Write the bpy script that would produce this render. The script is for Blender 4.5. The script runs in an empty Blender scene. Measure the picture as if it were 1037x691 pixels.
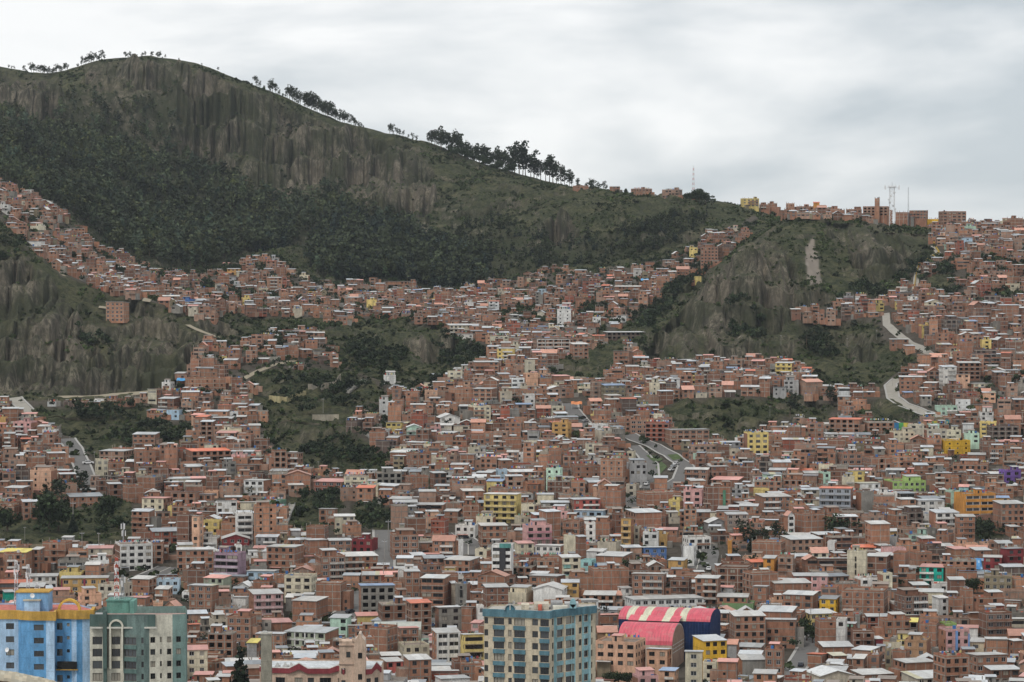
import bpy, math, random
import numpy as np
from mathutils import Vector
from mathutils.bvhtree import BVHTree
random.seed(7); RNG = np.random.default_rng(11)
scene = bpy.context.scene
COL = scene.collection

# ------------------------------------------------------------------ camera model (metres; camera looks along +Y)
F = 2970.0; CU = 518.5; CV = 345.5; HOR = 260.0
PITCH = math.atan((CV - HOR) / F); CP, SP = math.cos(PITCH), math.sin(PITCH)
def z_of(v, y):
    t = (CV - v) / F
    return y * (t * CP - SP) / (CP + t * SP)
def x_of(u, y, z): return (u - CU) / F * (y * CP - z * SP)
def proj(x, y, z):
    fw = y * CP - z * SP
    return CU + F * x / fw, CV - F * (y * SP + z * CP) / fw

# ------------------------------------------------------------------ noise
_perm = np.random.default_rng(3).random((256, 256))
def vnoise(x, y):
    x = np.asarray(x, float); y = np.asarray(y, float)
    xi = np.floor(x).astype(int); yi = np.floor(y).astype(int)
    fx = x - xi; fy = y - yi
    fx = fx * fx * (3 - 2 * fx); fy = fy * fy * (3 - 2 * fy)
    a = _perm[xi & 255, yi & 255]; b = _perm[(xi + 1) & 255, yi & 255]
    c = _perm[xi & 255, (yi + 1) & 255]; d = _perm[(xi + 1) & 255, (yi + 1) & 255]
    return (a * (1 - fx) + b * fx) * (1 - fy) + (c * (1 - fx) + d * fx) * fy
def fbm(x, y, o=4):
    s = 0; a = .5; t = 0
    for k in range(o):
        s = s + a * vnoise(x * 2 ** k + 17 * k, y * 2 ** k + 5 * k); t += a; a *= .5
    return s / t - .5

# ------------------------------------------------------------------ terrain: heights of the ground at azimuth u, distance d
US = [-300, 0, 50, 100, 150, 200, 250, 300, 350, 400, 450, 500, 550, 600, 650, 700, 750, 800, 850, 900, 950, 1000, 1040, 1340]
def row(*a): return [a[0]] + list(a) + [a[-1]]
def full(v): return [v] * 24
ISO = [
 (500, full(1010)), (655, full(860)), (800, full(752)), (900, full(718)), (1000, full(690)), (1150, full(615)), (1300, full(545)),
 (1450, full(484)), (1550, full(447)),
 #      0   50  100  150  200  250  300  350  400  450  500  550  600  650  700  750  800  850  900  950 1000 1040
 (1650, row(402,402,400,402,402,405,405,405,405,405,402,400,400,398,396,394,395,398,395,385,380,378)),
 (1750, row(325,338,350,352,360,366,370,376,376,372,368,368,368,370,372,370,370,372,360,345,340,338)),
 (1850, row(234,268,293,302,318,338,342,350,335,338,345,350,350,345,325,315,325,332,325,310,300,298)),
 (1900, row(226,268,291,301,315,336,335,342,327,334,339,343,343,338,301,268,285,310,312,298,288,286)),
 (1950, row(234,275,297,305,317,326,328,335,330,330,333,335,335,337,303,251,262,288,297,285,276,274)),
 (2050, row(226,258,287,298,306,311,313,322,322,322,322,322,320,326,306,258,236,243,255,258,252,250)),
 (2150, row(211,240,273,290,296,297,301,310,312,312,308,305,301,305,298,256,217,222,228,236,236,238)),
 (2250, row(196,222,258,281,286,282,288,298,302,300,292,288,282,285,280,250,217,222,229,233,233,236)),
 (2400, row(176,199,235,262,274,263,267,286,291,290,280,270,264,262,252,236,220,225,231,235,235,238)),
 (2600, row(158,176,203,230,247,237,237,250,257,248,228,215,197,201,206,212,224,228,233,237,238,240)),
 (2800, row(125,140,160,178,193,198,195,194,188,185,190,193,196,204,209,218,230,233,236,239,240,242)),
 (2885, row(118,131,148,160,170,178,182,185,182,182,186,190,196,208,213,222,231,234,237,239,241,241)),
 (2950, row(83,90,76,74,82,102,123,144,153,160,174,184,194,206,214,224,232,235,238,240,241,243)),
 (3040, row(67,75,60,58,64,84,105,127,138,151,171,185,196,210,218,228,234,237,239,241,242,243)),
 (3200, row(72,80,66,62,70,92,113,134,146,158,178,192,204,216,222,232,236,239,241,243,244,245)),
 (4000, full(250)), (7000, full(262)), (14000, full(261)),
]
NEAR = [(-40, -7.), (4., -7.), (40., -9.), (110., -38.), (260., -95.), (400., -128.)]
UG = np.linspace(-300, 1340, 1094)
def _dgrid():
    a = list(np.linspace(4, 600, 60)) ; d = 600.
    while d < 1500: d += 6.0; a.append(d)
    while d < 2150: d += 2.6; a.append(d)
    while d < 2620: d += 4.2; a.append(d)
    while d < 3080: d += 2.8; a.append(d)
    while d < 3250: d += 6; a.append(d)
    while d < 14000: d *= 1.045; a.append(d)
    return np.array(a)
DG = _dgrid()
def _build_table():
    dk = np.array([p[0] for p in NEAR[1:]] + [i[0] for i in ISO], float)
    cols = []
    for d, z in NEAR[1:]: cols.append(np.full(UG.shape, z))
    for d, vs in ISO:
        cols.append(z_of(np.interp(UG, US, vs), d))
    T = np.array(cols)
    # smooth along azimuth
    k = np.exp(-0.5 * (np.arange(-12, 13) / 5.0) ** 2); k /= k.sum()
    Tp = np.pad(T, ((0, 0), (12, 12)), mode='edge')
    T = np.array([np.convolve(r, k, 'valid') for r in Tp])
    Z = np.empty((len(UG), len(DG)))
    fine = np.arange(0, 14000, 2.0)
    k2 = np.exp(-0.5 * (np.arange(-24, 25) / 7.0) ** 2); k2 /= k2.sum()
    for i in range(len(UG)):
        zf = np.interp(fine, dk, T[:, i])
        zf = np.convolve(np.pad(zf, 24, mode='edge'), k2, 'valid')
        Z[i] = np.interp(DG, fine, zf)
    return Z
ZT = _build_table()
UU, DD = np.meshgrid(UG, DG, indexing='ij')
XX = (UU - CU) / F * DD
_amp = np.interp(DD, [0, 500, 1400, 1700, 2300, 2700, 3000, 3300], [0, .6, 2., 5., 9., 15., 9., 5.])
ZT = ZT + _amp * (fbm(XX / 95., DD / 95., 4)) * 1.4
_a = np.interp(DD, [0, 1200, 1700, 2400, 3000], [0, .2, 1.4, 3.0, 3.0])
ZT = ZT + _a * fbm(XX / 17. + 9, DD / 17., 3)
def zfun(x, y):
    x = np.asarray(x, float); y = np.asarray(y, float)
    u = CU + F * x / y
    fu = np.clip((u - UG[0]) / (UG[1] - UG[0]), 0, len(UG) - 1.001); i = fu.astype(int); fu = fu - i
    j = np.clip(np.searchsorted(DG, y) - 1, 0, len(DG) - 2); fd = np.clip((y - DG[j]) / (DG[j + 1] - DG[j]), 0, 1)
    return (ZT[i, j] * (1 - fu) + ZT[i + 1, j] * fu) * (1 - fd) + (ZT[i, j + 1] * (1 - fu) + ZT[i + 1, j + 1] * fu) * fd
MARCH = np.arange(700, 3150, 2.0)
def find(u, v, H=0.0, dmin=700):
    """nearest distance at which something H high above the ground reaches picture row v in column u"""
    m = MARCH[MARCH >= dmin]
    x = (u - CU) / F * m
    z = zfun(x, m) + H
    _, vv = proj(x, m, z)
    ok = np.nonzero(vv <= v)[0]
    if len(ok) == 0: ok = [int(np.argmin(vv))]
    d = float(m[ok[0]]); x = (u - CU) / F * d
    return x, d, float(zfun(x, d))
VV = proj(XX, DD, ZT)[1]      # picture row of every ground point

# ------------------------------------------------------------------ zones
def inpoly(P, u, v):
    u = np.asarray(u, float); v = np.asarray(v, float); r = np.zeros(u.shape, bool)
    n = len(P)
    for i in range(n):
        x1, y1 = P[i]; x2, y2 = P[(i + 1) % n]
        if y1 == y2: continue
        c = ((y1 > v) != (y2 > v)) & (u < (x2 - x1) * (v - y1) / (y2 - y1) + x1)
        r ^= c
    return r
UPPER = [(-400,0),(-400,150),(0,183),(45,203),(72,222),(85,242),(112,252),(160,272),(205,276),(235,265),(262,258),(285,262),(300,275),(340,290),(350,283),(420,282),(430,292),(470,291),(500,284),(520,283),(560,271),(600,275),(640,268),(670,264),(695,252),(715,238),(745,232),(752,222),(780,212),(800,0)]
GREEN = [UPPER,
 [(-400,200),(0,222),(25,246),(62,280),(100,294),(200,318),(216,332),(205,350),(190,372),(165,388),(130,404),(-400,408)],
 [(28,412),(160,412),(150,426),(212,430),(182,450),(135,455),(98,468),(72,442),(40,428)],
 [(215,318),(330,322),(330,331),(290,335),(240,343),(222,345)],
 [(250,378),(300,374),(330,372),(380,385),(387,402),(362,420),(355,435),(402,470),(400,476),(345,478),(300,470),(270,440),(262,420),(255,400)],
 [(325,335),(360,325),(400,322),(440,330),(480,345),(500,357),(470,370),(450,380),(420,395),(385,385),(350,372),(330,350)],
 [(30,500),(60,488),(66,515),(110,512),(125,505),(145,530),(150,548),(110,552),(-50,549),(-50,520),(20,520)],
 [(295,500),(345,500),(345,520),(330,535),(290,540),(285,520)],
 [(355,512),(400,515),(405,535),(360,535)],
 [(645,352),(665,330),(700,295),(730,262),(760,238),(768,216),(945,232),(942,262),(925,270),(912,298),(862,300),(842,308),(800,310),(805,326),(885,326),(895,345),(940,365),(905,378),(895,392),(860,390),(830,392),(800,362),(775,366),(760,362),(650,366)],
 [(665,412),(700,405),(800,403),(850,410),(840,424),(800,428),(740,447),(700,440),(680,430)],
 [(868,408),(905,404),(940,425),(880,425)],
 [(968,527),(1015,527),(1020,545),(972,546)],
 [(600,345),(640,325),(690,285),(735,245),(700,300),(660,335),(640,352)],
 [(940,276),(960,270),(968,300),(948,300)], [(560,368),(620,350),(640,352),(612,385),(565,378)],
]
CLIFF = [
 [(-400,240),(0,248),(45,274),(62,300),(95,345),(62,396),(-400,402)],
 [(110,338),(150,335),(205,335),(196,372),(170,392),(112,390)],
 [(60,378),(100,350),(120,400),(60,402)],
 [(182,92),(205,72),(250,90),(300,112),(362,136),(420,146),(436,165),(440,200),(430,232),(392,222),(335,192),(282,205),(225,178),(190,160),(174,120)],
 [(0,70),(60,78),(66,110),(40,125),(0,110)],[(80,64),(170,62),(200,80),(170,95),(95,85)],
 [(645,358),(668,332),(705,297),(735,265),(770,240),(800,255),(806,290),(795,325),(772,352),(755,363),(650,368)],
 [(860,236),(940,238),(925,270),(890,285),(862,270)],[(835,225),(905,228),(880,245),(840,250)],
 [(412,340),(462,342),(468,362),(420,366)], [(770,428),(810,425),(800,445),(760,446)],
 [(855,350),(880,345),(885,362),(858,362)],
 [(540,225),(575,222),(590,240),(560,245)],
]
TALUS = [(815,245),(824,238),(829,262),(832,283),(818,285),(816,265)]
FOREST = [(-400,60),(60,95),(180,95),(190,150),(225,180),(285,208),(335,195),(385,222),(425,238),(448,262),(492,292),(440,292),(380,283),(345,284),(318,276),(312,262),(298,242),(276,252),(250,255),(235,262),(205,274),(160,270),(112,250),(72,220),(0,180),(-400,150)]
PINES = [(318,235),(350,222),(430,240),(470,255),(493,268),(490,293),(440,292),(380,283),(345,284),(316,272)]
PINES2 = [(250,232),(292,228),(296,240),(275,252),(252,254)]
MIX = [(440,200),(480,215),(560,240),(640,232),(700,215),(718,205),(725,215),(690,245),(640,262),(560,270),(500,282),(470,262)]
THICK = [  # dense dark bushes and small trees on the slopes
 [(735,300),(760,290),(775,305),(770,345),(740,350)], [(812,330),(835,325),(842,355),(818,360)], [(818,352),(840,345),(850,365),(825,370)],
 [(845,300),(905,275),(935,268),(905,298),(850,312)], [(80,330),(118,328),(118,350),(85,352)], [(640,325),(700,275),(735,248),(725,268),(690,300),(655,335)],
 [(350,350),(380,345),(410,360),(400,385),(360,378)], [(440,345),(480,348),(495,360),(450,378)], [(40,500),(60,495),(66,520),(60,545),(35,545)],
 [(95,520),(120,512),(128,535),(100,545)],[(300,505),(342,502),(338,520),(300,530)],[(360,515),(398,517),(400,532),(364,533)],
 [(150,430),(205,432),(180,448),(130,452),(100,450)],[(970,528),(1012,529),(1016,543),(975,545)],[(275,390),(330,385),(375,392),(350,412),(300,420)],
 [(0,235),(22,248),(15,262),(0,258)],[(300,460),(350,440),(395,468),(340,476)],[(60,410),(100,415),(150,412),(140,425),(90,430)],
 [(940,276),(960,270),(968,300),(948,300)], [(420,395),(445,385),(450,400),(425,405)]]
ROADS = [ # name, half width m, points in picture, pale?
 ('asphalt', 4.0, [(577,409),(578,415),(586,425),(594,434)]),
 ('asphalt', 3.6, [(636,441),(645,446),(662,452),(680,462),(695,473),(690,486),(673,496)]),
 ('asphalt', 2.8, [(641,452),(650,460),(660,471),(661,484),(655,496)]),
 ('asphalt', 4.5, [(643,503),(638,510),(635,518)]),
 ('asphalt', 3.8, [(67,445),(74,455),(82,472),(90,492)]),
 ('concrete', 3.5, [(14,404),(22,412),(30,420)]),
 ('concrete', 2.4, [(897,318),(898,330),(907,338),(921,348),(939,357),(947,364)]),
 ('concrete', 2.8, [(910,384),(902,391),(905,404),(915,411),(934,418),(953,424)]),
 ('asphalt', 3.4, [(788,700),(800,686),(811,672),(820,657),(825,648),(827,641)]),
 ('asphalt', 8.0, [(708,553),(710,562),(706,578)]),
 ('asphalt', 5.0, [(421,656),(433,641),(446,627)]),
 ('asphalt', 6.0, [(457,541),(474,553),(474,563)]),
 ('asphalt', 4.5, [(345,628),(362,608),(368,600)]),
 ('asphalt', 4.0, [(388,538),(389,558),(388,577)]),
 ('asphalt', 5.0, [(70,618),(101,606),(140,590),(172,576)]),
 ('dirt', 3.0, [(45,270),(60,277),(72,283)]),
 ('dirt', 2.5, [(148,306),(162,303),(180,303)]),
 ('dirt', 2.0, [(100,312),(112,313)]),
 ('dirt', 2.0, [(190,330),(205,337),(222,343)]),
 ('dirt', 2.5, [(40,405),(100,402),(150,398)]),
 ('concrete', 2.0, [(945,250),(950,257),(940,264),(931,270),(928,282),(926,296)]),
 ('dirt', 2.0, [(232,392),(262,376),(300,366)]),
 ('asphalt', 4.0, [(966,527),(990,525),(1009,522)]),
]
def near_road(u, v, pad=0.0):
    u = np.asarray(u, float); v = np.asarray(v, float)
    best = np.full(u.shape, 9e9)
    for kind, hw, P in ROADS:
        for (x1, y1), (x2, y2) in zip(P[:-1], P[1:]):
            # metres per px horizontally ~ d/F ; vertical px stand for about 2 m each
            dx, dy = x2 - x1, y2 - y1
            sx = 0.48; sy = 1.6
            a, b = (u - x1) * sx, (v - y1) * sy; ex, ey = dx * sx, dy * sy
            t = np.clip((a * ex + b * ey) / (ex * ex + ey * ey), 0, 1)
            r = np.hypot(a - t * ex, b - t * ey) - hw - pad
            best = np.minimum(best, r)
    return best < 0
def zone(polys, u, v, jit=3.0, s=9.0):
    ju = u + jit * 2 * fbm(u / s, v / s * 1.6, 2) * 2; jv = v + jit * fbm(u / s + 31, v / s * 1.6 + 7, 2) * 2
    r = np.zeros(np.shape(u), bool)
    for P in polys: r |= inpoly(P, ju, jv)
    return r
MIXZ = [[(90,262),(330,262),(430,285),(430,322),(330,318),(160,300)], [(200,330),(340,330),(400,390),(400,480),(280,480),(200,400)], [(330,280),(440,285),(440,330),(330,330)], [(500,284),(700,250),(745,240),(650,345),(560,345),(500,330)], [(0,185),(110,255),(100,290),(0,222)],[(930,260),(1040,250),(1040,310),(930,310)],[(840,425),(905,425),(905,450),(840,450)]]
# ------------------------------------------------------------------ materials
def nt(m):
    m.use_nodes = True; n = m.node_tree; n.nodes.clear(); return n
def N(n, t, **k):
    x = n.nodes.new(t)
    for a, b in k.items():
        if a.startswith('i_'):
            key = a[2:].replace('_', ' ')
            x.inputs[key].default_value = b
        else: setattr(x, a, b)
    return x
def principled(name, col=None, rough=.9, metal=0., spec=.3):
    m = bpy.data.materials.new(name); n = nt(m)
    o = N(n, 'ShaderNodeOutputMaterial'); p = N(n, 'ShaderNodeBsdfPrincipled')
    p.inputs['Roughness'].default_value = rough; p.inputs['Metallic'].default_value = metal
    p.inputs['Specular IOR Level'].default_value = spec
    if col: p.inputs['Base Color'].default_value = (*col, 1)
    n.links.new(p.outputs[0], o.inputs[0])
    return m, n, p
def noise(n, scale, detail=4, rough=.6, vec=None, dist=0.):
    x = N(n, 'ShaderNodeTexNoise'); x.inputs['Scale'].default_value = scale; x.inputs['Detail'].default_value = detail
    x.inputs['Roughness'].default_value = rough; x.inputs['Distortion'].default_value = dist
    if vec: n.links.new(vec, x.inputs['Vector'])
    return x.outputs['Fac']
def maprange(n, v, a, b, c, d):
    x = N(n, 'ShaderNodeMapRange'); n.links.new(v, x.inputs[0])
    for i, q in enumerate((a, b, c, d)): x.inputs[i + 1].default_value = q
    return x.outputs[0]
def mixc(n, f, a, b, mode='MIX'):
    x = N(n, 'ShaderNodeMix', data_type='RGBA', blend_type=mode)
    for s, q in ((0, f), (6, a), (7, b)):
        if isinstance(q, (int, float)): x.inputs[s].default_value = q
        elif isinstance(q, tuple): x.inputs[s].default_value = (*q, 1)
        else: n.links.new(q, x.inputs[s])
    return x.outputs[2]
def geo(n): return N(n, 'ShaderNodeNewGeometry')
def masonry_mat():
    """brick, render and concrete: the wall colour is stored per face; weathering, courses and stains are added here"""
    m, n, p = principled('weathered_masonry', rough=.92, spec=.2)
    a = N(n, 'ShaderNodeAttribute', attribute_name='col'); g = geo(n)
    mp = N(n, 'ShaderNodeMapping'); n.links.new(g.outputs['Position'], mp.inputs[0]); mp.inputs['Scale'].default_value = (1, 1, .25)
    streak = noise(n, .9, 5, .65, mp.outputs[0])
    big = noise(n, .22, 3, .6, g.outputs['Position'])
    fine = noise(n, 3.2, 3, .7, g.outputs['Position'])
    f1 = maprange(n, streak, .3, .75, 1.14, .60); f2 = maprange(n, big, .3, .7, .86, 1.16); f3 = maprange(n, fine, .3, .7, .84, 1.16)
    x = N(n, 'ShaderNodeMath', operation='MULTIPLY'); n.links.new(f1, x.inputs[0]); n.links.new(f2, x.inputs[1])
    y = N(n, 'ShaderNodeMath', operation='MULTIPLY'); n.links.new(x.outputs[0], y.inputs[0]); n.links.new(f3, y.inputs[1])
    c = N(n, 'ShaderNodeVectorMath', operation='SCALE'); n.links.new(a.outputs['Color'], c.inputs[0]); n.links.new(y.outputs[0], c.inputs['Scale'])
    # dusty earth-coloured patches
    d = maprange(n, noise(n, .5, 4, .7, g.outputs['Position']), .55, .78, 0., .3)
    out = mixc(n, d, c.outputs[0], (.19, .145, .115))
    n.links.new(out, p.inputs['Base Color'])
    b = N(n, 'ShaderNodeBump'); b.inputs['Strength'].default_value = .4; b.inputs['Distance'].default_value = .06
    n.links.new(fine, b.inputs['Height']); n.links.new(b.outputs[0], p.inputs['Normal'])
    return m
def sheet_mat():
    m, n, p = principled('corrugated_sheet', rough=.5, metal=.0, spec=.4)
    a = N(n, 'ShaderNodeAttribute', attribute_name='col'); g = geo(n)
    f = maprange(n, noise(n, .6, 4, .7, g.outputs['Position']), .3, .75, 1.12, .72)
    c = N(n, 'ShaderNodeVectorMath', operation='SCALE'); n.links.new(a.outputs['Color'], c.inputs[0]); n.links.new(f, c.inputs['Scale'])
    r = maprange(n, noise(n, 1.4, 4, .7, g.outputs['Position']), .6, .74, 0., .7)
    out = mixc(n, r, c.outputs[0], (.22, .13, .09)); n.links.new(out, p.inputs['Base Color'])
    return m
def attr_mat(name, rough, var=(.75, 1.25), scale=.5, spec=.2, sss=False):
    m, n, p = principled(name, rough=rough, spec=spec)
    a = N(n, 'ShaderNodeAttribute', attribute_name='col'); g = geo(n)
    f = maprange(n, noise(n, scale, 3, .6, g.outputs['Position']), .3, .7, *var)
    c = N(n, 'ShaderNodeVectorMath', operation='SCALE'); n.links.new(a.outputs['Color'], c.inputs[0]); n.links.new(f, c.inputs['Scale'])
    n.links.new(c.outputs[0], p.inputs['Base Color']); return m
def glass_mat(name, col, rough):
    m, n, p = principled(name, col, rough, 0, .6); return m
M = {}
M['masonry'] = masonry_mat(); M['sheet'] = sheet_mat()
M['leaf'] = attr_mat('eucalyptus_foliage', .75, (.6, 1.35), .35)
M['bark'] = principled('bark', (.10, .075, .055))[0]
M['pane_dark'] = glass_mat('dark_window_glass', (.012, .014, .017), .12)
M['pane_mid'] = glass_mat('grey_window_glass', (.05, .055, .06), .1)
M['pane_curtain'] = glass_mat('curtained_window_glass', (.30, .27, .22), .35)
M['hollow'] = principled('unglazed_opening', (.012, .010, .010), 1, 0, 0)[0]
M['frame_dark'] = principled('dark_window_frame', (.07, .055, .045), .6)[0]
M['frame_light'] = principled('aluminium_window_frame', (.42, .42, .42), .5)[0]
M['metal_white'] = principled('white_painted_steel', (.72, .72, .72), .5)[0]
M['metal_red'] = principled('red_painted_steel', (.5, .08, .05), .5)[0]
M['galv'] = principled('galvanised_steel', (.35, .36, .37), .5)[0]
M['concrete_pole'] = principled('pole_concrete', (.30, .28, .26), .9)[0]
M['tyre'] = principled('rubber', (.02, .02, .02), .9)[0]
M['asphalt'] = None
def road_mat(name, col, var):
    m, n, p = principled(name, rough=.9, spec=.25); g = geo(n)
    f = maprange(n, noise(n, .35, 5, .7, g.outputs['Position']), .3, .7, 0, 1)
    h = maprange(n, noise(n, 3.0, 4, .7, g.outputs['Position']), .3, .7, 0, .6)
    c1 = mixc(n, f, col, tuple(q * var for q in col)); c2 = mixc(n, h, c1, tuple(q * .75 for q in col))
    n.links.new(c2, p.inputs['Base Color']); return m
M['asphalt'] = road_mat('worn_asphalt', (.16, .155, .15), .72)
M['concrete'] = road_mat('pale_concrete_paving', (.34, .32, .28), .75)
M['dirt'] = road_mat('pale_dirt', (.30, .26, .19), .8)
M['kerb'] = road_mat('kerb_concrete', (.38, .37, .35), .85)
M['paint_line'] = road_mat('road_paint', (.7, .68, .6), .8)

def ground_mat():
    m, n, p = principled('hillside_ground', rough=1., spec=.1)
    a = N(n, 'ShaderNodeAttribute', attribute_name='zone'); s = N(n, 'ShaderNodeSeparateColor'); n.links.new(a.outputs['Color'], s.inputs[0])
    g = geo(n); P = g.outputs['Position']
    # scrub: patchy green and brown
    n1 = noise(n, .035, 6, .68, P); n2 = noise(n, .16, 5, .72, P, .4); n3 = noise(n, .7, 4, .75, P)
    gr = mixc(n, maprange(n, n1, .38, .62, 0, 1), (.036, .046, .020), (.088, .084, .046))
    gr = mixc(n, maprange(n, n2, .45, .56, 0, .85), gr, (.018, .026, .013))
    gr = mixc(n, maprange(n, n3, .50, .64, 0, .5), gr, (.13, .12, .075))
    # bare rock with vertical weathering and strata
    mp = N(n, 'ShaderNodeMapping'); n.links.new(P, mp.inputs[0]); mp.inputs['Scale'].default_value = (1, 1, .12)
    mq = N(n, 'ShaderNodeMapping'); n.links.new(P, mq.inputs[0]); mq.inputs['Scale'].default_value = (.15, .15, 1)
    r1 = noise(n, .14, 6, .7, mp.outputs[0]); r2 = noise(n, .10, 5, .6, mq.outputs[0]); r3 = noise(n, .022, 5, .6, P)
    rk = mixc(n, maprange(n, r1, .42, .58, 0, 1), (.062, .057, .046), (.235, .208, .158))
    r4 = noise(n, .55, 5, .75, mp.outputs[0]); rk = mixc(n, maprange(n, r4, .49, .54, 0, .75), rk, (.035, .036, .028))
    rk = mixc(n, maprange(n, r2, .42, .66, 0, .5), rk, (.055, .050, .040))
    rk = mixc(n, maprange(n, r3, .46, .60, 0, .8), rk, (.045, .050, .028))
    rk = mixc(n, maprange(n, r3, .50, .34, 0, .45), rk, (.20, .165, .125))
    # trodden town ground
    tw = mixc(n, maprange(n, n2, .35, .65, 0, 1), (.11, .095, .08), (.06, .05, .04))
    tw = mixc(n, maprange(n, n3, .5, .7, 0, .6), tw, (.05, .055, .03))
    # steep ground shows rock
    sx = N(n, 'ShaderNodeSeparateXYZ'); n.links.new(g.outputs['True Normal'], sx.inputs[0])
    steep = maprange(n, sx.outputs[2], .80, .60, 0, .6)
    base = mixc(n, s.outputs[1], tw, gr)
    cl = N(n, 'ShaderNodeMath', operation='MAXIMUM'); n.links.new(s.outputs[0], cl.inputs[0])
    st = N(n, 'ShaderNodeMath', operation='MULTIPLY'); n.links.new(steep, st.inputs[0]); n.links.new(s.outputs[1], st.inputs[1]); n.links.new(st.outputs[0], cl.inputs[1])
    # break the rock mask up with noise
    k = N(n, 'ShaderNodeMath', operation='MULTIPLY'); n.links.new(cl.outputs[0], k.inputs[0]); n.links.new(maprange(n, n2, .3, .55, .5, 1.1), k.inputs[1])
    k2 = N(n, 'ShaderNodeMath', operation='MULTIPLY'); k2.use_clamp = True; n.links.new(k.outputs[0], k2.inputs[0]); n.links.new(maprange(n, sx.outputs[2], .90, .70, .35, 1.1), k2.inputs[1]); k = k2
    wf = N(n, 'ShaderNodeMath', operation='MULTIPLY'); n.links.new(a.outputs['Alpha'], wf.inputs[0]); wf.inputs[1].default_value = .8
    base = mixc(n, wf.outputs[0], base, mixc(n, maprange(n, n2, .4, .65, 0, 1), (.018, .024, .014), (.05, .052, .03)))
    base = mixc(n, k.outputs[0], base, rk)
    base = mixc(n, s.outputs[2], base, (.26, .225, .19))
    n.links.new(base, p.inputs['Base Color'])
    b = N(n, 'ShaderNodeBump'); b.inputs['Strength'].default_value = .9; b.inputs['Distance'].default_value = 1.6
    n.links.new(n3, b.inputs['Height']); n.links.new(b.outputs[0], p.inputs['Normal'])
    return m
M['ground'] = ground_mat()

# ------------------------------------------------------------------ objects and meshes
def tag(o, label=None, cat=None, group=None, kind=None):
    if label: o['label'] = label
    if cat: o['category'] = cat
    if group: o['group'] = group
    if kind: o['kind'] = kind
    return o
def empty(name, loc, rz=0.):
    o = bpy.data.objects.new(name, None); COL.objects.link(o); o.location = loc; o.rotation_euler = (0, 0, rz); o.empty_display_size = .5
    return o
class MB:
    """collects faces with a colour and a material slot; builds ONE mesh"""
    def __init__(s): s.v = []; s.f = []; s.c = []; s.m = []; s.xf = None
    def put(s, o, rz): s.xf = (o[0], o[1], o[2], math.cos(rz), math.sin(rz))
    def quad(s, pts, col=(.5, .5, .5), mi=0):
        n = len(s.v)
        if s.xf:
            ox, oy, oz, c, q = s.xf
            s.v.extend([(ox + p[0] * c - p[1] * q, oy + p[0] * q + p[1] * c, oz + p[2]) for p in pts])
        else: s.v.extend(pts)
        s.f.append(tuple(range(n, n + len(pts)))); s.c.append(col); s.m.append(mi)
    def box(s, x0, x1, y0, y1, z0, z1, col=(.5, .5, .5), mi=0, skip=''):
        q = s.quad
        if '-y' not in skip: q([(x0, y0, z0), (x1, y0, z0), (x1, y0, z1), (x0, y0, z1)], col, mi)
        if '+y' not in skip: q([(x1, y1, z0), (x0, y1, z0), (x0, y1, z1), (x1, y1, z1)], col, mi)
        if '-x' not in skip: q([(x0, y1, z0), (x0, y0, z0), (x0, y0, z1), (x0, y1, z1)], col, mi)
        if '+x' not in skip: q([(x1, y0, z0), (x1, y1, z0), (x1, y1, z1), (x1, y0, z1)], col, mi)
        if '+z' not in skip: q([(x0, y0, z1), (x1, y0, z1), (x1, y1, z1), (x0, y1, z1)], col, mi)
        if '-z' not in skip: q([(x0, y1, z0), (x1, y1, z0), (x1, y0, z0), (x0, y0, z0)], col, mi)
    def bar(s, a, b, r, col=(.5, .5, .5), mi=0, n=4, r2=None):
        a = Vector(a); b = Vector(b); d = (b - a).normalized(); r2 = r if r2 is None else r2
        t = Vector((0, 0, 1)) if abs(d.z) < .9 else Vector((1, 0, 0)); e1 = d.cross(t).normalized(); e2 = d.cross(e1)
        A = [a + (e1 * math.cos(2 * math.pi * i / n) + e2 * math.sin(2 * math.pi * i / n)) * r for i in range(n)]
        B = [b + (e1 * math.cos(2 * math.pi * i / n) + e2 * math.sin(2 * math.pi * i / n)) * r2 for i in range(n)]
        for i in range(n):
            j = (i + 1) % n; s.quad([tuple(A[i]), tuple(A[j]), tuple(B[j]), tuple(B[i])], col, mi)
        s.quad([tuple(p) for p in reversed(A)], col, mi); s.quad([tuple(p) for p in B], col, mi)
    def mesh(s, name, mats):
        me = bpy.data.meshes.new(name); me.from_pydata(s.v, [], s.f)
        for m in mats: me.materials.append(m)
        me.polygons.foreach_set('material_index', np.array(s.m, np.int32))
        a = me.attributes.new('col', 'FLOAT_COLOR', 'FACE')
        c = np.ones((len(s.f), 4), np.float32); c[:, :3] = np.array(s.c, np.float32).reshape(-1, 3); a.data.foreach_set('color', c.ravel())
        me.update(); return me
    def build(s, name, mats, parent=None):
        if not isinstance(mats, (list, tuple)): mats = [mats]
        o = bpy.data.objects.new(name, s.mesh(name, mats)); COL.objects.link(o)
        if parent: o.parent = parent
        return o
def np_mesh(name, V, Fq, cols, mats, mi=None):
    """fast mesh from arrays: V (n,3), Fq (m,4) quads, cols (m,3)"""
    me = bpy.data.meshes.new(name); k = Fq.shape[1]
    me.vertices.add(len(V)); me.vertices.foreach_set('co', np.ascontiguousarray(V, np.float32).ravel())
    me.loops.add(Fq.size); me.loops.foreach_set('vertex_index', np.ascontiguousarray(Fq, np.int32).ravel())
    me.polygons.add(len(Fq)); me.polygons.foreach_set('loop_start', np.arange(0, Fq.size, k, dtype=np.int32))
    for m in mats: me.materials.append(m)
    if mi is not None: me.polygons.foreach_set('material_index', np.asarray(mi, np.int32))
    me.update(calc_edges=True)
    if cols is not None:
        a = me.attributes.new('col', 'FLOAT_COLOR', 'FACE'); c = np.ones((len(Fq), 4), np.float32); c[:, :3] = cols; a.data.foreach_set('color', c.ravel())
    return me
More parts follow.
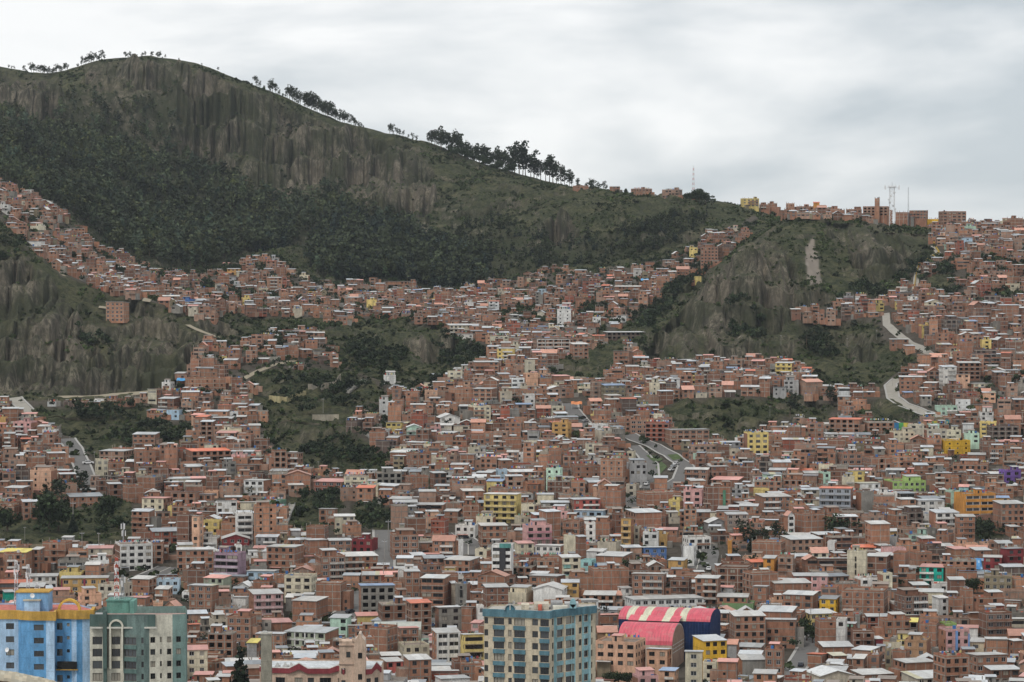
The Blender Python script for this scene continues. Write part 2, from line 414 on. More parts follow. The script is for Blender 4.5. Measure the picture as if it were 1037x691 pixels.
def link(name, me, parent=None):
    o = bpy.data.objects.new(name, me); COL.objects.link(o)
    if parent: o.parent = parent
    return o

# ------------------------------------------------------------------ ground sheet
inview = (UU > -20) & (UU < 1060)
Uc = np.clip(UU, 0, 1037)
mC = zone(CLIFF, Uc, VV, 2.5, 12.) & (DD > 1400)
mG = zone(GREEN, Uc, VV, 3., 10.) & (DD > 900)
mG |= (DD > 3060) | (DD < 640)
mT = inpoly(TALUS, UU, VV) & (DD > 1700)
def blur(a, n=2):
    a = a.astype(float)
    for _ in range(n):
        b = a.copy(); b[1:-1, 1:-1] = (a[1:-1, 1:-1] * 4 + a[:-2, 1:-1] + a[2:, 1:-1] + a[1:-1, :-2] + a[1:-1, 2:]) / 8; a = b
    return a
cC = blur(mC, 3); cG = blur(mG, 2); cT = blur(mT, 1)
cC = np.maximum(cC, np.clip((fbm(XX / 60. + 5, DD / 60., 4) - np.where(DD < 2250, .10, .16)) * 6, 0, np.where(DD < 2250, .75, .45)) * cG)
# erosion flutes: vertical ribs pushed out of the cliffs towards the valley, and gullies on the green slopes
w = XX + 14 * fbm(XX / 60., ZT / 60. + 3, 3)
rib = np.abs(fbm(w / 13., ZT / 110. + 2, 3)) * 2 + .8 * np.abs(fbm(w / 5. + 40, ZT / 60., 2)) * 1.2
gul = np.abs(fbm(w / 70. + 11, ZT / 190., 3)) * 2
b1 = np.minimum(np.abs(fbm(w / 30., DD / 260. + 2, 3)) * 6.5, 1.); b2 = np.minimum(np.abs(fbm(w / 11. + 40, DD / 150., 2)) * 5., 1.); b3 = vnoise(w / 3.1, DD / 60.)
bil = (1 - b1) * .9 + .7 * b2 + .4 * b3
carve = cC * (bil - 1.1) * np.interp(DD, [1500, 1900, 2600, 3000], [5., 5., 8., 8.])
crev = np.clip(.8 - 2.2 * b2, 0, .8)      # crevices take less rock colour and more of the dark green ground colour
near_ = np.where(DD < 2400, 1., 0.)
# the cliffs stand in steep steps with narrow benches between them
S_ = np.where(DD < 2400, 17., 34.); ph = fbm(XX / 45. + 8, DD / 70., 3) * 30. + fbm(XX / 12., DD / 40., 2) * 7.; q_ = (ZT + ph) / S_; fr = q_ - np.floor(q_); g_ = np.clip((fr - .42) / .30, 0, 1); g_ = g_ * g_ * (3 - 2 * g_)
edge = np.clip((3030 - DD) / 45., 0, 1) * np.where((UU > 715) & (DD > 1990), np.clip((2115 - DD) / 50., 0, 1), 1.)
step = (S_ * (np.floor(q_) + g_) - ph - ZT) * np.clip(cC * 1.3, 0, 1) * edge
b4 = np.minimum(np.abs(fbm(w / 17. + 90, ZT / 150., 2)) * 6., 1.); b5 = np.minimum(np.abs(fbm(w / 6.5 + 20, ZT / 90., 2)) * 5., 1.); b6 = vnoise(w / 2.4, ZT / 30.); b7 = fbm(w / 5., ZT / 7., 2)
flute = -b4 * 9. + (b5 - 1) * 6.0 + b6 * 3.0 + b7 * 5. + 8. * fbm(w / 38. + 7, ZT / 22., 2)
dep = -cC * flute * .9 + blur(mG, 6) * np.interp(DD, [1500, 1900, 3000], [.4, 1., 1.]) * (gul * 34. - 9.) * np.where(DD > 1600, 1, 0)
dep *= np.clip((3035 - DD) / 60., 0, 1)
YD = DD + dep
ux = XX / DD
rough = cG * (1 - cC) * (np.abs(fbm(XX / 16. + 70, DD / 26., 3)) * 12. - 2.2 + 3.2 * fbm(XX / 5., DD / 12., 2)) * np.interp(DD, [1300, 1600], [.5, 1.])
terr = cG * ((ZT / 5.) - np.floor(ZT / 5.)) ** 3 * 3.0 * np.where(fbm(XX / 50., DD / 50., 2) > -.05, 1, 0)
carve = (carve + rough - blur(terr, 1)) * edge + step
lone = 1 - np.exp(-((UU - 119) / 17.) ** 2 - ((VV - 322) / 16.) ** 2) * (DD > 1650) * (DD < 1900)
mR = lone * (1 - np.clip(blur(near_road(Uc, VV, 3.0), 3), 0, 1)); dep *= mR; carve *= mR * np.clip((3035 - DD) / 40., 0, 1)
VX = ux * YD; VY = YD; VZ = ZT - dep * .12 + carve
V = np.stack([VX, VY, VZ], -1).reshape(-1, 3)
nu, nd = UU.shape
ii, jj = np.meshgrid(np.arange(nu - 1), np.arange(nd - 1), indexing='ij')
a0 = ii * nd + jj
Fq = np.stack([a0, a0 + nd, a0 + nd + 1, a0 + 1], -1).reshape(-1, 4)
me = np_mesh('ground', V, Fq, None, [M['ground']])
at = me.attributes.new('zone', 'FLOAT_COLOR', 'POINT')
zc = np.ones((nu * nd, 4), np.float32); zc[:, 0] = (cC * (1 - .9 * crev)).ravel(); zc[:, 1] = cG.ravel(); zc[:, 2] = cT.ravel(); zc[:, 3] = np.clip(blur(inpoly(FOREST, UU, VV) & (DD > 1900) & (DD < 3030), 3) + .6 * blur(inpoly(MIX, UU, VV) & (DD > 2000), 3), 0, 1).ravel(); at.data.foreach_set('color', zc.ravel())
me.polygons.foreach_set('use_smooth', (cC[:-1, :-1] < .25).ravel())
ground = tag(link('ground', me), kind='structure')
PV = V.reshape(nu, nd, 3)
def scatter(mask, density, rng):
    """random points on the displaced ground: density per square metre of plan"""
    dx = (UG[1] - UG[0]) / F * DD[:-1, :-1]; dy = np.diff(DG)[None, :]
    lam = mask[:-1, :-1] * dx * dy * density
    n = rng.poisson(np.clip(lam, 0, 6)); i, j = np.nonzero(n); rep = n[i, j]; i = np.repeat(i, rep); j = np.repeat(j, rep)
    a = rng.random(len(i))[:, None]; b = rng.random(len(i))[:, None]
    P = (PV[i, j] * (1 - a) + PV[i + 1, j] * a) * (1 - b) + (PV[i, j + 1] * (1 - a) + PV[i + 1, j + 1] * a) * b
    return P
# ------------------------------------------------------------------ roads
def densify(P, step=4.0):
    out = []
    for (x1, y1), (x2, y2) in zip(P[:-1], P[1:]):
        n = max(1, int(math.hypot(x2 - x1, y2 - y1) / step))
        for k in range(n): out.append((x1 + (x2 - x1) * k / n, y1 + (y2 - y1) * k / n))
    out.append(P[-1]); return out
def strip(name, P, offs, lift, mat, kind='structure', z_of_centre=False):
    mb = MB(); rows = []
    for i, (x, y) in enumerate(P):
        a = P[max(i - 1, 0)]; b = P[min(i + 1, len(P) - 1)]
        dx, dy = b[0] - a[0], b[1] - a[1]; l = math.hypot(dx, dy) or 1; nx, ny = -dy / l, dx / l
        rows.append([(x + nx * o, y + ny * o, float(zfun(x + nx * o, y + ny * o)) + lift) for o in offs])
    for r1, r2 in zip(rows[:-1], rows[1:]):
        for k in range(len(offs) - 1): mb.quad([r1[k + 1], r1[k], r2[k], r2[k + 1]])
    o = mb.build(name, mat); tag(o, kind=kind); return o
ROADW = []
for kind, hw, P in ROADS:
    W = [find(u, v)[:2] for u, v in P]
    W2 = [W[0]]
    for q in W[1:]:
        if math.hypot(q[0] - W2[-1][0], q[1] - W2[-1][1]) > 2: W2.append(q)
    if len(W2) < 2: continue
    D = densify(W2); ROADW.append((kind, hw, D))
    nm = {'asphalt': 'road', 'concrete': 'road', 'dirt': 'path'}[kind]
    strip(nm, D, [-hw, -hw * .33, hw * .33, hw], .30, M[kind])
    if kind != 'dirt' and hw > 2.5 and hw < 8:
        strip('pavement', D, [hw, hw + .15, hw + 1.1], .44, M['kerb']); strip('pavement', D, [-hw - 1.1, -hw - .15, -hw], .44, M['kerb'])
    if kind == 'asphalt' and hw >= 5:
        strip('road_marking', D, [-.12, .12], .32, M['paint_line'])
RPTS = np.array([(x, y, hw) for _, hw, D in ROADW for x, y in densify(D, 3.)])
# paved plaza between the two carriageways with grass islands
for P, lift in (([(664,474),(670,468),(676,474),(668,482)], .4), ([(654,462),(662,462),(672,466),(664,470)], .4), ([(664,484),(668,478),(667,490),(660,495)], .4), ([(676,462),(688,461),(693,465),(682,467)], .4)):
    mb = MB(); q = [find(u, v) for u, v in P]; mb.quad([(x, y, z + lift) for x, y, z in q], (.06, .09, .03)); tag(mb.build('lawn', M['leaf']), kind='structure')

# ------------------------------------------------------------------ foliage
def leafy(rng, blobs, n, size, col, var=.35, flat=.0):
    """small leaf-clump faces spread through the volume of several lobes"""
    V = []; C = []
    w = np.array([b[3] * b[4] * b[5] for b in blobs]); w = w / w.sum()
    for _ in range(n):
        b = blobs[rng.choice(len(blobs), p=w)]
        p = rng.normal(size=3); p /= np.linalg.norm(p); p *= rng.random() ** .45
        c = np.array(b[:3]) + p * np.array(b[3:6])
        a = rng.normal(size=3); a /= np.linalg.norm(a); t = np.cross(a, rng.normal(size=3)); t /= np.linalg.norm(t); s = np.cross(a, t)
        z = size * (.6 + .8 * rng.random())
        V.append([c - t * z - s * z * .6, c + t * z * .8 - s * z * .7, c + t * z + s * z * .6, c - t * z * .7 + s * z * .8])
        C.append(np.array(col) * (1 + var * (rng.random() * 2 - 1)))
    return np.array(V), np.array(C)
def euc_blobs(rng, k=7, h=1., spread=.26):
    out = []
    for i in range(k):
        z = h * (.28 + .66 * (i + .5) / k + rng.normal() * .03); r = h * (spread * .55 + .1 * rng.random()) * (1.05 - .5 * abs((i / k) - .4))
        a = rng.random() * 6.28; q = h * spread * .75 * rng.random()
        out.append((math.cos(a) * q, math.sin(a) * q, z, r * .8, r * .8, r * .6))
    return out
def cone_blobs(h=1., r=.24, k=9):
    return [(0, 0, h * (.12 + .84 * i / k), r * h * (1 - i / k) + .02 * h, r * h * (1 - i / k) + .02 * h, .08 * h) for i in range(k)]
def round_blobs(rng, k=9, r=.42):
    out = []
    for i in range(k):
        a = rng.random() * 6.28; q = r * .62 * rng.random() ** .5; z = .38 + .36 * rng.random()
        out.append((math.cos(a) * q, math.sin(a) * q, z, .2 + .08 * rng.random(), .2 + .08 * rng.random(), .17))
    return out
rg = np.random.default_rng(5)
EUC = (.046, .058, .030); PINE = (.018, .030, .024); DARK = (.020, .032, .014); SHRUB = (.040, .055, .020)
def instanced(name, protos, P, S, rng, tint, kind_label=None):
    VS = []; CS = []
    pick = rng.integers(0, len(protos), len(P)); rot = rng.random(len(P)) * 6.28
    for k, (pv, pc) in enumerate(protos):
        I = np.nonzero(pick == k)[0]
        if not len(I): continue
        c, s = np.cos(rot[I]), np.sin(rot[I])
        q = pv.reshape(1, -1, 3) * S[I][:, None, None]
        x = q[..., 0] * c[:, None] - q[..., 1] * s[:, None]; y = q[..., 0] * s[:, None] + q[..., 1] * c[:, None]
        q = np.stack([x, y, q[..., 2]], -1) + P[I][:, None, :]
        VS.append(q.reshape(-1, 3)); CS.append((pc[None] * tint[I][:, None, :]).reshape(-1, 3))
    V = np.concatenate(VS); C = np.concatenate(CS)
    me = np_mesh(name, V, np.arange(len(V)).reshape(-1, 4), C, [M['leaf']])
    return tag(link(name, me), kind='stuff')
def trunked(pv, pc, h=.5, r=.012):
    q = []
    for a in (0, 1.57):
        dx, dy = math.cos(a) * r, math.sin(a) * r
        q.append([[-dx, -dy, -.03], [dx, dy, -.03], [dx, dy, h], [-dx, -dy, h]])
    return np.concatenate([pv, np.array(q)]), np.concatenate([pc, np.array([(.09, .075, .06)] * 2)])
pe = [trunked(*leafy(rg, euc_blobs(rg, 6, 1., .30), 64, .056, EUC)) for _ in range(6)]
pp = [leafy(rg, cone_blobs(1., .19), 60, .045, PINE, .3) for _ in range(4)]
pb = [leafy(rg, [(0, 0, .3, .5, .5, .32), (.3, .1, .25, .35, .35, .25)], 16, .20, SHRUB, .4) for _ in range(5)]
F_ = blur(inpoly(FOREST, UU, VV), 2) * (DD > 1900) * (DD < 3030)
pin = zone([PINES, PINES2], UU, VV, 5., 14.) & (DD > 1900) & (DD < 3000)
mix = inpoly(MIX, UU, VV) & (DD > 2000) & (DD < 3000)
patch = fbm(XX / 55. + 3, DD / 55., 3)
clear = inpoly([(275,256),(300,240),(320,232),(318,262),(300,270)], UU, VV)
rockm = cC > .5
m = F_ * ~pin * ~clear * np.where(rockm, .22, 1.) * np.clip(.85 + patch * 2.0, .3, 1.2)
above = np.clip((VV - 100) / 60., .6, 1.)
P1 = scatter(m * above, .024, rg)
t1 = 1 + .6 * fbm(P1[:, 0] / 60, P1[:, 1] / 60, 3)[:, None] * 2 + rg.normal(size=(len(P1), 1)) * .36; t1 = t1 * np.array([[1, 1, 1.]]) * (1 + rg.normal(size=(len(P1), 1)) * np.array([[.12, .03, -.12]]))
instanced('forest', pe, P1, rg.uniform(9, 21, len(P1)) * np.where(P1[:, 1] > 2850, .75, 1.), rg, np.clip(t1, .45, 1.8))
P2 = scatter(pin.astype(float), .05, rg)
instanced('pine_forest', pp + pe[:2], P2, rg.uniform(9, 22, len(P2)), rg, np.clip(1 + rg.normal(size=(len(P2), 1)) * .25, .5, 1.7) * np.ones((1, 3)))
gm = np.abs(fbm(w / 70. + 11, ZT / 190., 3))     # gullies hold denser growth
m = mix * np.clip((patch + .12) * 3.5, .03, 1.) * np.where(gm < .10, 1.6, .5) * ~rockm
P3 = scatter(m, .034, rg)
instanced('hillside_woods', pe[:3] + pp[:2], P3, rg.uniform(6, 12, len(P3)), rg, np.clip(.8 + rg.normal(size=(len(P3), 1)) * .2, .4, 1.5) * np.ones((1, 3)))
th = zone(THICK, Uc, VV, 3., 7.) & (DD > 1000)
P4 = scatter(th * np.clip(.8 + fbm(XX / 18., DD / 18., 3) * 5, .05, 1.2), .06, rg)
pd = [leafy(rg, round_blobs(rg, 6), 46, .075, DARK, .4) for _ in range(4)]
instanced('thicket', pd + pe[:1], P4, rg.uniform(4, 8.5, len(P4)), rg, np.clip(1 + rg.normal(size=(len(P4), 1)) * .3, .4, 2.) * np.ones((1, 3)))
scr = cG * ~pin * (DD > 1000) * (DD < 3030) * np.where(rockm, .25, 1.) * np.clip(.5 + fbm(XX / 22., DD / 22., 3) * 4, .05, 1.4) * np.where(F_ > .5, .3, 1.) * (UU > -80) * (UU < 1120)
scr = scr * (1 - near_road(Uc, VV, 1.0))
P5 = scatter(scr, .085, rg); print('scrub', len(P5), 'forest', len(P1))
sz = rg.uniform(.7, 2.8, len(P5)) * np.where(rg.random(len(P5)) < .10, 2., 1.)
instanced('scrub', pb, P5, sz, rg, np.clip(1 + .9 * fbm(P5[:, 0] / 30, P5[:, 1] / 30, 3)[:, None] * 2 + rg.normal(size=(len(P5), 1)) * .25, .35, 2.2) * np.ones((1, 3)))
ur = (~mG) & (DD > 900) & (DD < 2450) & (UU > -60) & (UU < 1100)
P6 = scatter(ur * np.clip(fbm(XX / 30., DD / 30., 3) * 6, .2, 1.) * np.where(DD > 1500, 2.2, 1.) * np.where(zone(MIXZ, Uc, VV, 3, 10) | inpoly(UPPER, Uc, VV - 16), 4., 1.), .007, rg)
instanced('garden_greenery', pd + pb[:2], P6, rg.uniform(2.5, 6.0, len(P6)), rg, np.clip(1.1 + rg.normal(size=(len(P6), 1)) * .3, .5, 2.) * np.ones((1, 3)))

# ------------------------------------------------------------------ single trees (trunk and crown)
def to_mesh(name, pv, pc): 
    q = pv.reshape(-1, 3); return np_mesh(name, q, np.arange(len(q)).reshape(-1, 4), pc, [M['leaf']])
def trunk_mesh(h, r, limbs, rng):
    mb = MB(); mb.bar((0, 0, -.06), (rng.normal() * .01, rng.normal() * .01, h * .5), r * 1.3, n=6, r2=r); mb.bar((0, 0, h * .5), (rng.normal() * .02, 0, h), r * .75, n=6, r2=r * .25)
    for k in range(limbs):
        a = rng.random() * 6.28; z = h * (.45 + .4 * rng.random()); q = .1 + .12 * rng.random()
        mb.bar((0, 0, z), (math.cos(a) * q, math.sin(a) * q, z + .16), r * .45, n=4, r2=r * .15)
    return mb.mesh('trunk', [M['bark']])
TREES = {'euc': [], 'euc_tall': [], 'round': [], 'conifer': []}
for k in range(5):
    TREES['euc'].append((trunk_mesh(.8, .014, 6, rg), to_mesh('crown', *leafy(rg, euc_blobs(rg, 8, 1., .30), 260, .034, (.030, .040, .022)))))
    TREES['euc_tall'].append((trunk_mesh(.85, .012, 5, rg), to_mesh('crown', *leafy(rg, euc_blobs(rg, 9, 1., .21), 280, .030, (.026, .036, .020)))))
for k in range(3):
    TREES['round'].append((trunk_mesh(.5, .03, 6, rg), to_mesh('crown', *leafy(rg, round_blobs(rg, 12), 900, .034, (.026, .040, .016), .45))))
    TREES['conifer'].append((trunk_mesh(.9, .018, 0, rg), to_mesh('crown', *leafy(rg, cone_blobs(1., .24, 12), 1100, .028, (.016, .026, .014), .45))))
_tc = [0]
def tree(kind, u, v, hpx, name, label, cat, group, wide=1., dmin=700, d=None):
    """v: picture row of the foot"""
    if d is None: x, d, z = find(u, v, 0., dmin)
    else: x = (u - CU) / F * d; z = float(zfun(x, d))
    t, c = TREES[kind][_tc[0] % len(TREES[kind])]; _tc[0] += 1
    h = hpx * d / F / (1.0 if kind != 'round' else .86)
    o = empty(name, (x, d, z - .1), random.random() * 6.28); o.scale = (h * wide, h * wide, h)
    tag(o, label, cat, group)
    link('trunk', t, o); link('crown', c, o)
    return o
def skyline(u):
    m = np.arange(1900, 3080, 3.); x = (u - CU) / F * m; vv = proj(x, m, zfun(x, m))[1]; k = int(np.argmin(vv)); return float(m[k])
def crest(us, hs, kind, label, group, dd=-6, wide=1.0, jit=2.0):
    for u, h in zip(us, hs):
        tree(kind, u, 0, h * random.uniform(.95, 1.35), 'eucalyptus_tree', label, 'tree', group, wide, d=skyline(u) + dd + random.uniform(-18, 2))
def spread_(a, b, n): return [a + (b - a) * (i + random.uniform(-.3, .3)) / max(n - 1, 1) for i in range(n)]
crest([10, 13, 15.5], [4, 4, 4], 'euc', 'tiny eucalyptus on the big ridge, in the row of three farthest from the masts', 'three small ridge trees', wide=1.1)
crest([25, 28] + spread_(33, 45, 5) + spread_(47, 61, 7) + [65, 67, 69], [7, 7] + [8.5] * 5 + [7.5] * 7 + [6, 7, 5], 'euc', 'small eucalyptus in the saddle between the two humps of the big ridge', 'trees in the ridge saddle', wide=1.1)
crest(spread_(80, 107, 11), [4, 5, 8, 7, 8, 9, 8, 8, 6, 8, 5], 'euc', 'dark eucalyptus climbing from the saddle onto the summit hump', 'trees climbing to the summit', wide=1.1)
crest([128, 131, 133, 136, 138, 145, 148, 154.5, 160, 163, 165, 168, 182, 205, 221], [6, 6, 5, 5, 4, 6, 6, 7, 6, 6, 4, 4, 3, 3, 4], 'euc', 'lone-standing little tree along the flat summit of the big ridge', 'trees along the summit', wide=1.1)
crest([260, 263, 268] + spread_(274, 283, 4) + [287] + spread_(291, 304, 6), [9, 6, 5] + [11, 12, 9, 7] + [6] + [9, 13, 13, 12, 11, 12], 'euc', 'eucalyptus on the upper crest above the fluted cliff, in loose bunches', 'trees above the fluted cliff')
crest(spread_(308, 342, 18), [12, 14, 13, 14, 15, 14, 15, 14, 13, 14, 13, 14, 13, 12, 14, 12, 11, 10], 'euc', 'eucalyptus in the dense dark row on the descending crest above the cliff', 'dense crest row')
crest(spread_(344, 358, 6) + spread_(361, 369, 4), [10, 11, 10, 9, 8, 7, 8, 8, 6, 5], 'euc', 'eucalyptus at the lower end of the crest row where it thins out', 'end of the crest row')
crest([395, 398, 402, 405, 408, 414, 418, 422], [10, 9, 8, 7, 5, 5, 6, 5], 'euc', 'small tree between the crest row and the big grove on the ridge', 'trees between row and grove')
crest(spread_(434, 474, 15), [14, 13, 16, 17, 18, 18, 19, 19, 17, 19, 18, 17, 17, 16, 15], 'euc', 'eucalyptus in the thick dark grove on the shoulder beside the fluted cliff', 'trees of the shoulder grove')
crest(spread_(477, 518, 15), [15, 17, 16, 18, 19, 18, 17, 17, 18, 17, 18, 19, 18, 19, 20], 'euc', 'eucalyptus midway down the long grove between shoulder and tall end trees', 'trees of the middle grove')
for u in spread_(455, 520, 16): tree('round', u, 0, random.uniform(7, 11), 'bush', 'low dark bush under the eucalyptus grove on the ridge', 'bush', 'undergrowth of the grove', 1.0, d=skyline(u) - random.uniform(18, 60))
crest(spread_(521, 584, 17), [26, 29, 27, 24, 22, 23, 21, 20, 18, 21, 23, 22, 22, 20, 17, 14, 10], 'euc_tall', 'tall slender eucalyptus with bare trunks where the grove ends before the ridge houses', 'tall end of the grove', wide=1.1)
crest([594, 597, 600, 604, 607, 611, 614, 633], [8, 11, 9, 8, 7, 8, 6, 6], 'euc', 'small eucalyptus between the brick houses on the ridge', 'trees between ridge houses')
crest([694, 698, 702, 705, 708, 711, 714, 717], [6, 8, 9, 11, 10, 9, 9, 6], 'round', 'rounded dark tree in the clump beside the red and white mast', 'clump by the mast', wide=.9, dd=-20)
for (u, v, h, kd, wd, nm, lb) in [
 (800, 424, 29, 'euc', 1.3, 'eucalyptus_tree', 'big dark eucalyptus on the grassy mound below the yellow four-storey block'),
 (841, 408, 20, 'euc', 1.2, 'eucalyptus_tree', 'dark upright tree at the foot of the green slope beside the orange-gabled brick house'),
 (817, 352, 22, 'euc', 1.1, 'eucalyptus_tree', 'tall dark tree on the terrace under the plateau cliff'),
 (853, 547, 27, 'round', 1.45, 'broadleaf_tree', 'very broad dark round tree below the large grey balconied building'),
 (757, 556, 30, 'euc', 1.2, 'eucalyptus_tree', 'ragged dark tree at the open end of the tree row near the plaza'),
 (763, 560, 27, 'conifer', 1., 'conifer_tree', 'narrow dark conifer in the tree row above the brick balconied corner building'),
 (775, 556, 23, 'euc', 1.2, 'eucalyptus_tree', 'lower bushy tree in the middle of the tree row behind the broad bare brick block'),
 (790, 553, 27, 'euc', 1.2, 'eucalyptus_tree', 'dense dark tree at the far end of the tree row beside the white strip house'),
 (61, 512, 30, 'euc', 1.3, 'eucalyptus_tree', 'leaning eucalyptus with clumpy crown beside the peach house'),
 (69, 505, 20, 'euc', 1.3, 'eucalyptus_tree', 'smaller eucalyptus touching the leaning one by the peach house'),
 (82, 506, 32, 'euc_tall', 1.3, 'eucalyptus_tree', 'thin tall eucalyptus in front of the steep asphalt street'),
 (49, 540, 40, 'round', .9, 'broadleaf_tree', 'large dark tree filling the middle of the wooded park'),
 (58, 536, 26, 'round', 1.1, 'broadleaf_tree', 'wide dark tree beside the largest one in the wooded park'),
 (109, 530, 29, 'round', .85, 'broadleaf_tree', 'tall dark tree below the long brick warehouse'),
 (119, 536, 12, 'round', 1., 'broadleaf_tree', 'small dark tree beside the white telecom mast'),
 (73, 541, 22, 'conifer', 1.1, 'conifer_tree', 'slim dark tree standing in front of the brick warehouse wall'),
 (6, 540, 26, 'round', 1., 'broadleaf_tree', 'dark tree at the outer edge of the wooded park'),
 (242, 708, 60, 'conifer', 1.15, 'conifer_tree', 'big dark conifer in front of the concrete tower'),
 (196, 662, 17, 'round', 1.1, 'broadleaf_tree', 'green leafy tree between the green tower and the cream and brick striped house'),
 (205, 660, 20, 'euc', 1.3, 'broadleaf_tree', 'thin pale tree beside the unfinished brick block'),
 (298, 678, 24, 'euc', 1.4, 'broadleaf_tree', 'sparse dark tree before the green and white modern house'),
 (309, 676, 20, 'euc', 1.2, 'broadleaf_tree', 'sparse twiggy tree beside the awning of the green and white modern house'),
 (818, 650, 24, 'round', .8, 'broadleaf_tree', 'green round tree on the street corner by the yellow strip house'),
 (824, 652, 18, 'round', .8, 'broadleaf_tree', 'smaller green tree tucked against the brick and white corner house'),
 (590, 491, 8, 'round', 1.2, 'broadleaf_tree', 'small dark tree below the brick block with small windows'),
 (673, 606, 14, 'round', 1.1, 'conifer_tree', 'dark rounded conifer behind the long white-roofed hall'),
 (685, 600, 13, 'conifer', .9, 'conifer_tree', 'slim pointed conifer behind the long white-roofed hall'),
 (744, 596, 13, 'round', 1.1, 'broadleaf_tree', 'light green street tree below the plaza'),
 (752, 597, 12, 'round', 1.1, 'broadleaf_tree', 'second light green street tree, beside the lamp pole'),
 (987, 604, 18, 'round', 1., 'broadleaf_tree', 'dark tree beside the olive concrete block'),
 (882, 553, 9, 'round', 1., 'broadleaf_tree', 'small dark tree behind the red-roofed house'),
 (801, 482, 12, 'round', .9, 'broadleaf_tree', 'dark twin-topped tree above the wide tin roofed house'),
 (697, 497, 10, 'round', 1.1, 'broadleaf_tree', 'dark round tree where the avenue meets the pink house'),
 (171, 295, 10, 'round', .6, 'broadleaf_tree', 'narrow dark tree among brick houses on the cliff-top shelf'),
 (374, 312, 6, 'round', 1., 'broadleaf_tree', 'small round tree in front of the brick row below the pine forest'),
 (166, 402, 8, 'round', 1.2, 'broadleaf_tree', 'round green tree beside the white corner house on the ridge road'),
 (254, 352, 9, 'round', 1.1, 'broadleaf_tree', 'dark tree between brick houses on the ridge behind the gully'),
 (983, 225, 6, 'round', 1., 'broadleaf_tree', 'dark tree on the skyline beside the brick block with many windows'),
 (805, 212, 5, 'round', 1., 'broadleaf_tree', 'little dark tree on the plateau edge before the brick houses'),
 (1004, 452, 8, 'round', 1., 'broadleaf_tree', 'dark tree beside the yellow house with balconies'),
 (1004, 407, 9, 'round', 1., 'broadleaf_tree', 'round dark tree beside the cream house with white roof terrace'),
 (872, 482, 9, 'round', 1.1, 'broadleaf_tree', 'dark round tree left of the brick house with concrete columns'),
 (627, 695, 15, 'round', 1.4, 'broadleaf_tree', 'clipped dark tree hedge before the peach building'),
 (618, 695, 14, 'round', 1.2, 'broadleaf_tree', 'dark hedge tree nearest the teal tower'),
 (636, 695, 14, 'round', 1.2, 'broadleaf_tree', 'dark hedge tree nearest the lilac house'),
]:
    if 'big dark conifer' in lb: tree(kd, u, v, 88, nm, lb, 'tree', None, .8, d=850)
    else: tree(kd, u, v, h, nm, lb, 'tree', None, wd)
# ------------------------------------------------------------------ houses
PAL = {'b': (.315, .158, .102), 'bd': (.205, .103, .070), 'bo': (.400, .205, .128), 'br': (.290, .095, .062), 'bs': (.350, .215, .155), 'pe': (.62, .38, .26), 'cn': (.24, .225, .20), 'gr': (.36, .36, .36),
 'gb': (.33, .36, .40), 'wh': (.70, .69, .66), 'cr': (.62, .56, .42), 'be': (.50, .45, .36), 'ye': (.66, .52, .20), 'yk': (.72, .43, .045), 'oc': (.55, .34, .13), 'or': (.60, .28, .07), 'pk': (.62, .36, .34),
 'li': (.32, .22, .27), 'ma': (.25, .045, .05), 'rd': (.42, .11, .09), 'gn': (.20, .32, .15), 'pg': (.38, .42, .32), 'lm': (.36, .52, .18), 'mi': (.45, .62, .50), 'tq': (.02, .42, .32), 'lb': (.38, .50, .60),
 'bl': (.10, .20, .45), 'aq': (.32, .56, .56), 'pu': (.16, .09, .30), 'dk': (.13, .09, .075), 'ol': (.25, .21, .14), 'tn': (.36, .22, .13), 'sg': (.17, .30, .22)}
CNAME = {'b': 'bare brick', 'bd': 'dark brick', 'bo': 'orange brick', 'br': 'deep red brick', 'bs': 'pale brick', 'pe': 'peach', 'cn': 'bare concrete', 'gr': 'grey', 'gb': 'bluish grey', 'wh': 'white', 'cr': 'cream', 'be': 'beige',
 'ye': 'yellow', 'yk': 'bright yellow', 'oc': 'ochre', 'or': 'orange', 'pk': 'pink', 'li': 'lilac', 'ma': 'maroon', 'rd': 'red', 'gn': 'green', 'pg': 'pale green', 'lm': 'lime green', 'mi': 'mint', 'tq': 'turquoise', 'lb': 'light blue',
 'bl': 'blue', 'aq': 'aqua', 'pu': 'purple', 'dk': 'dark unfinished', 'ol': 'olive grey', 'tn': 'tan', 'sg': 'sea green'}
RC = {'T': (.47, .47, .46), 'G': (.57, .57, .56), 'R': (.62, .17, .09), 'S': (.60, .30, .26), 'D': (.24, .26, .28), 'B': (.24, .33, .48), 'Y': (.62, .52, .12), 'C': (.52, .50, .40), 'E': (.52, .27, .20), 'F': (.24, .19, .155), 'N': (.24, .20, .17), 'L': (.48, .50, .52)}
RNAME = {'T': 'white sheet roof', 'G': 'white gabled roof', 'R': 'bright red roof', 'S': 'salmon roof', 'D': 'dark grey roof', 'B': 'blue sheet roof', 'Y': 'yellow roof', 'C': 'cream roof', 'E': 'reddish gabled roof', 'F': 'flat roof', 'N': 'column stubs on its roof', 'L': 'grey sheet roof'}
CONC = (.30, .275, .24)
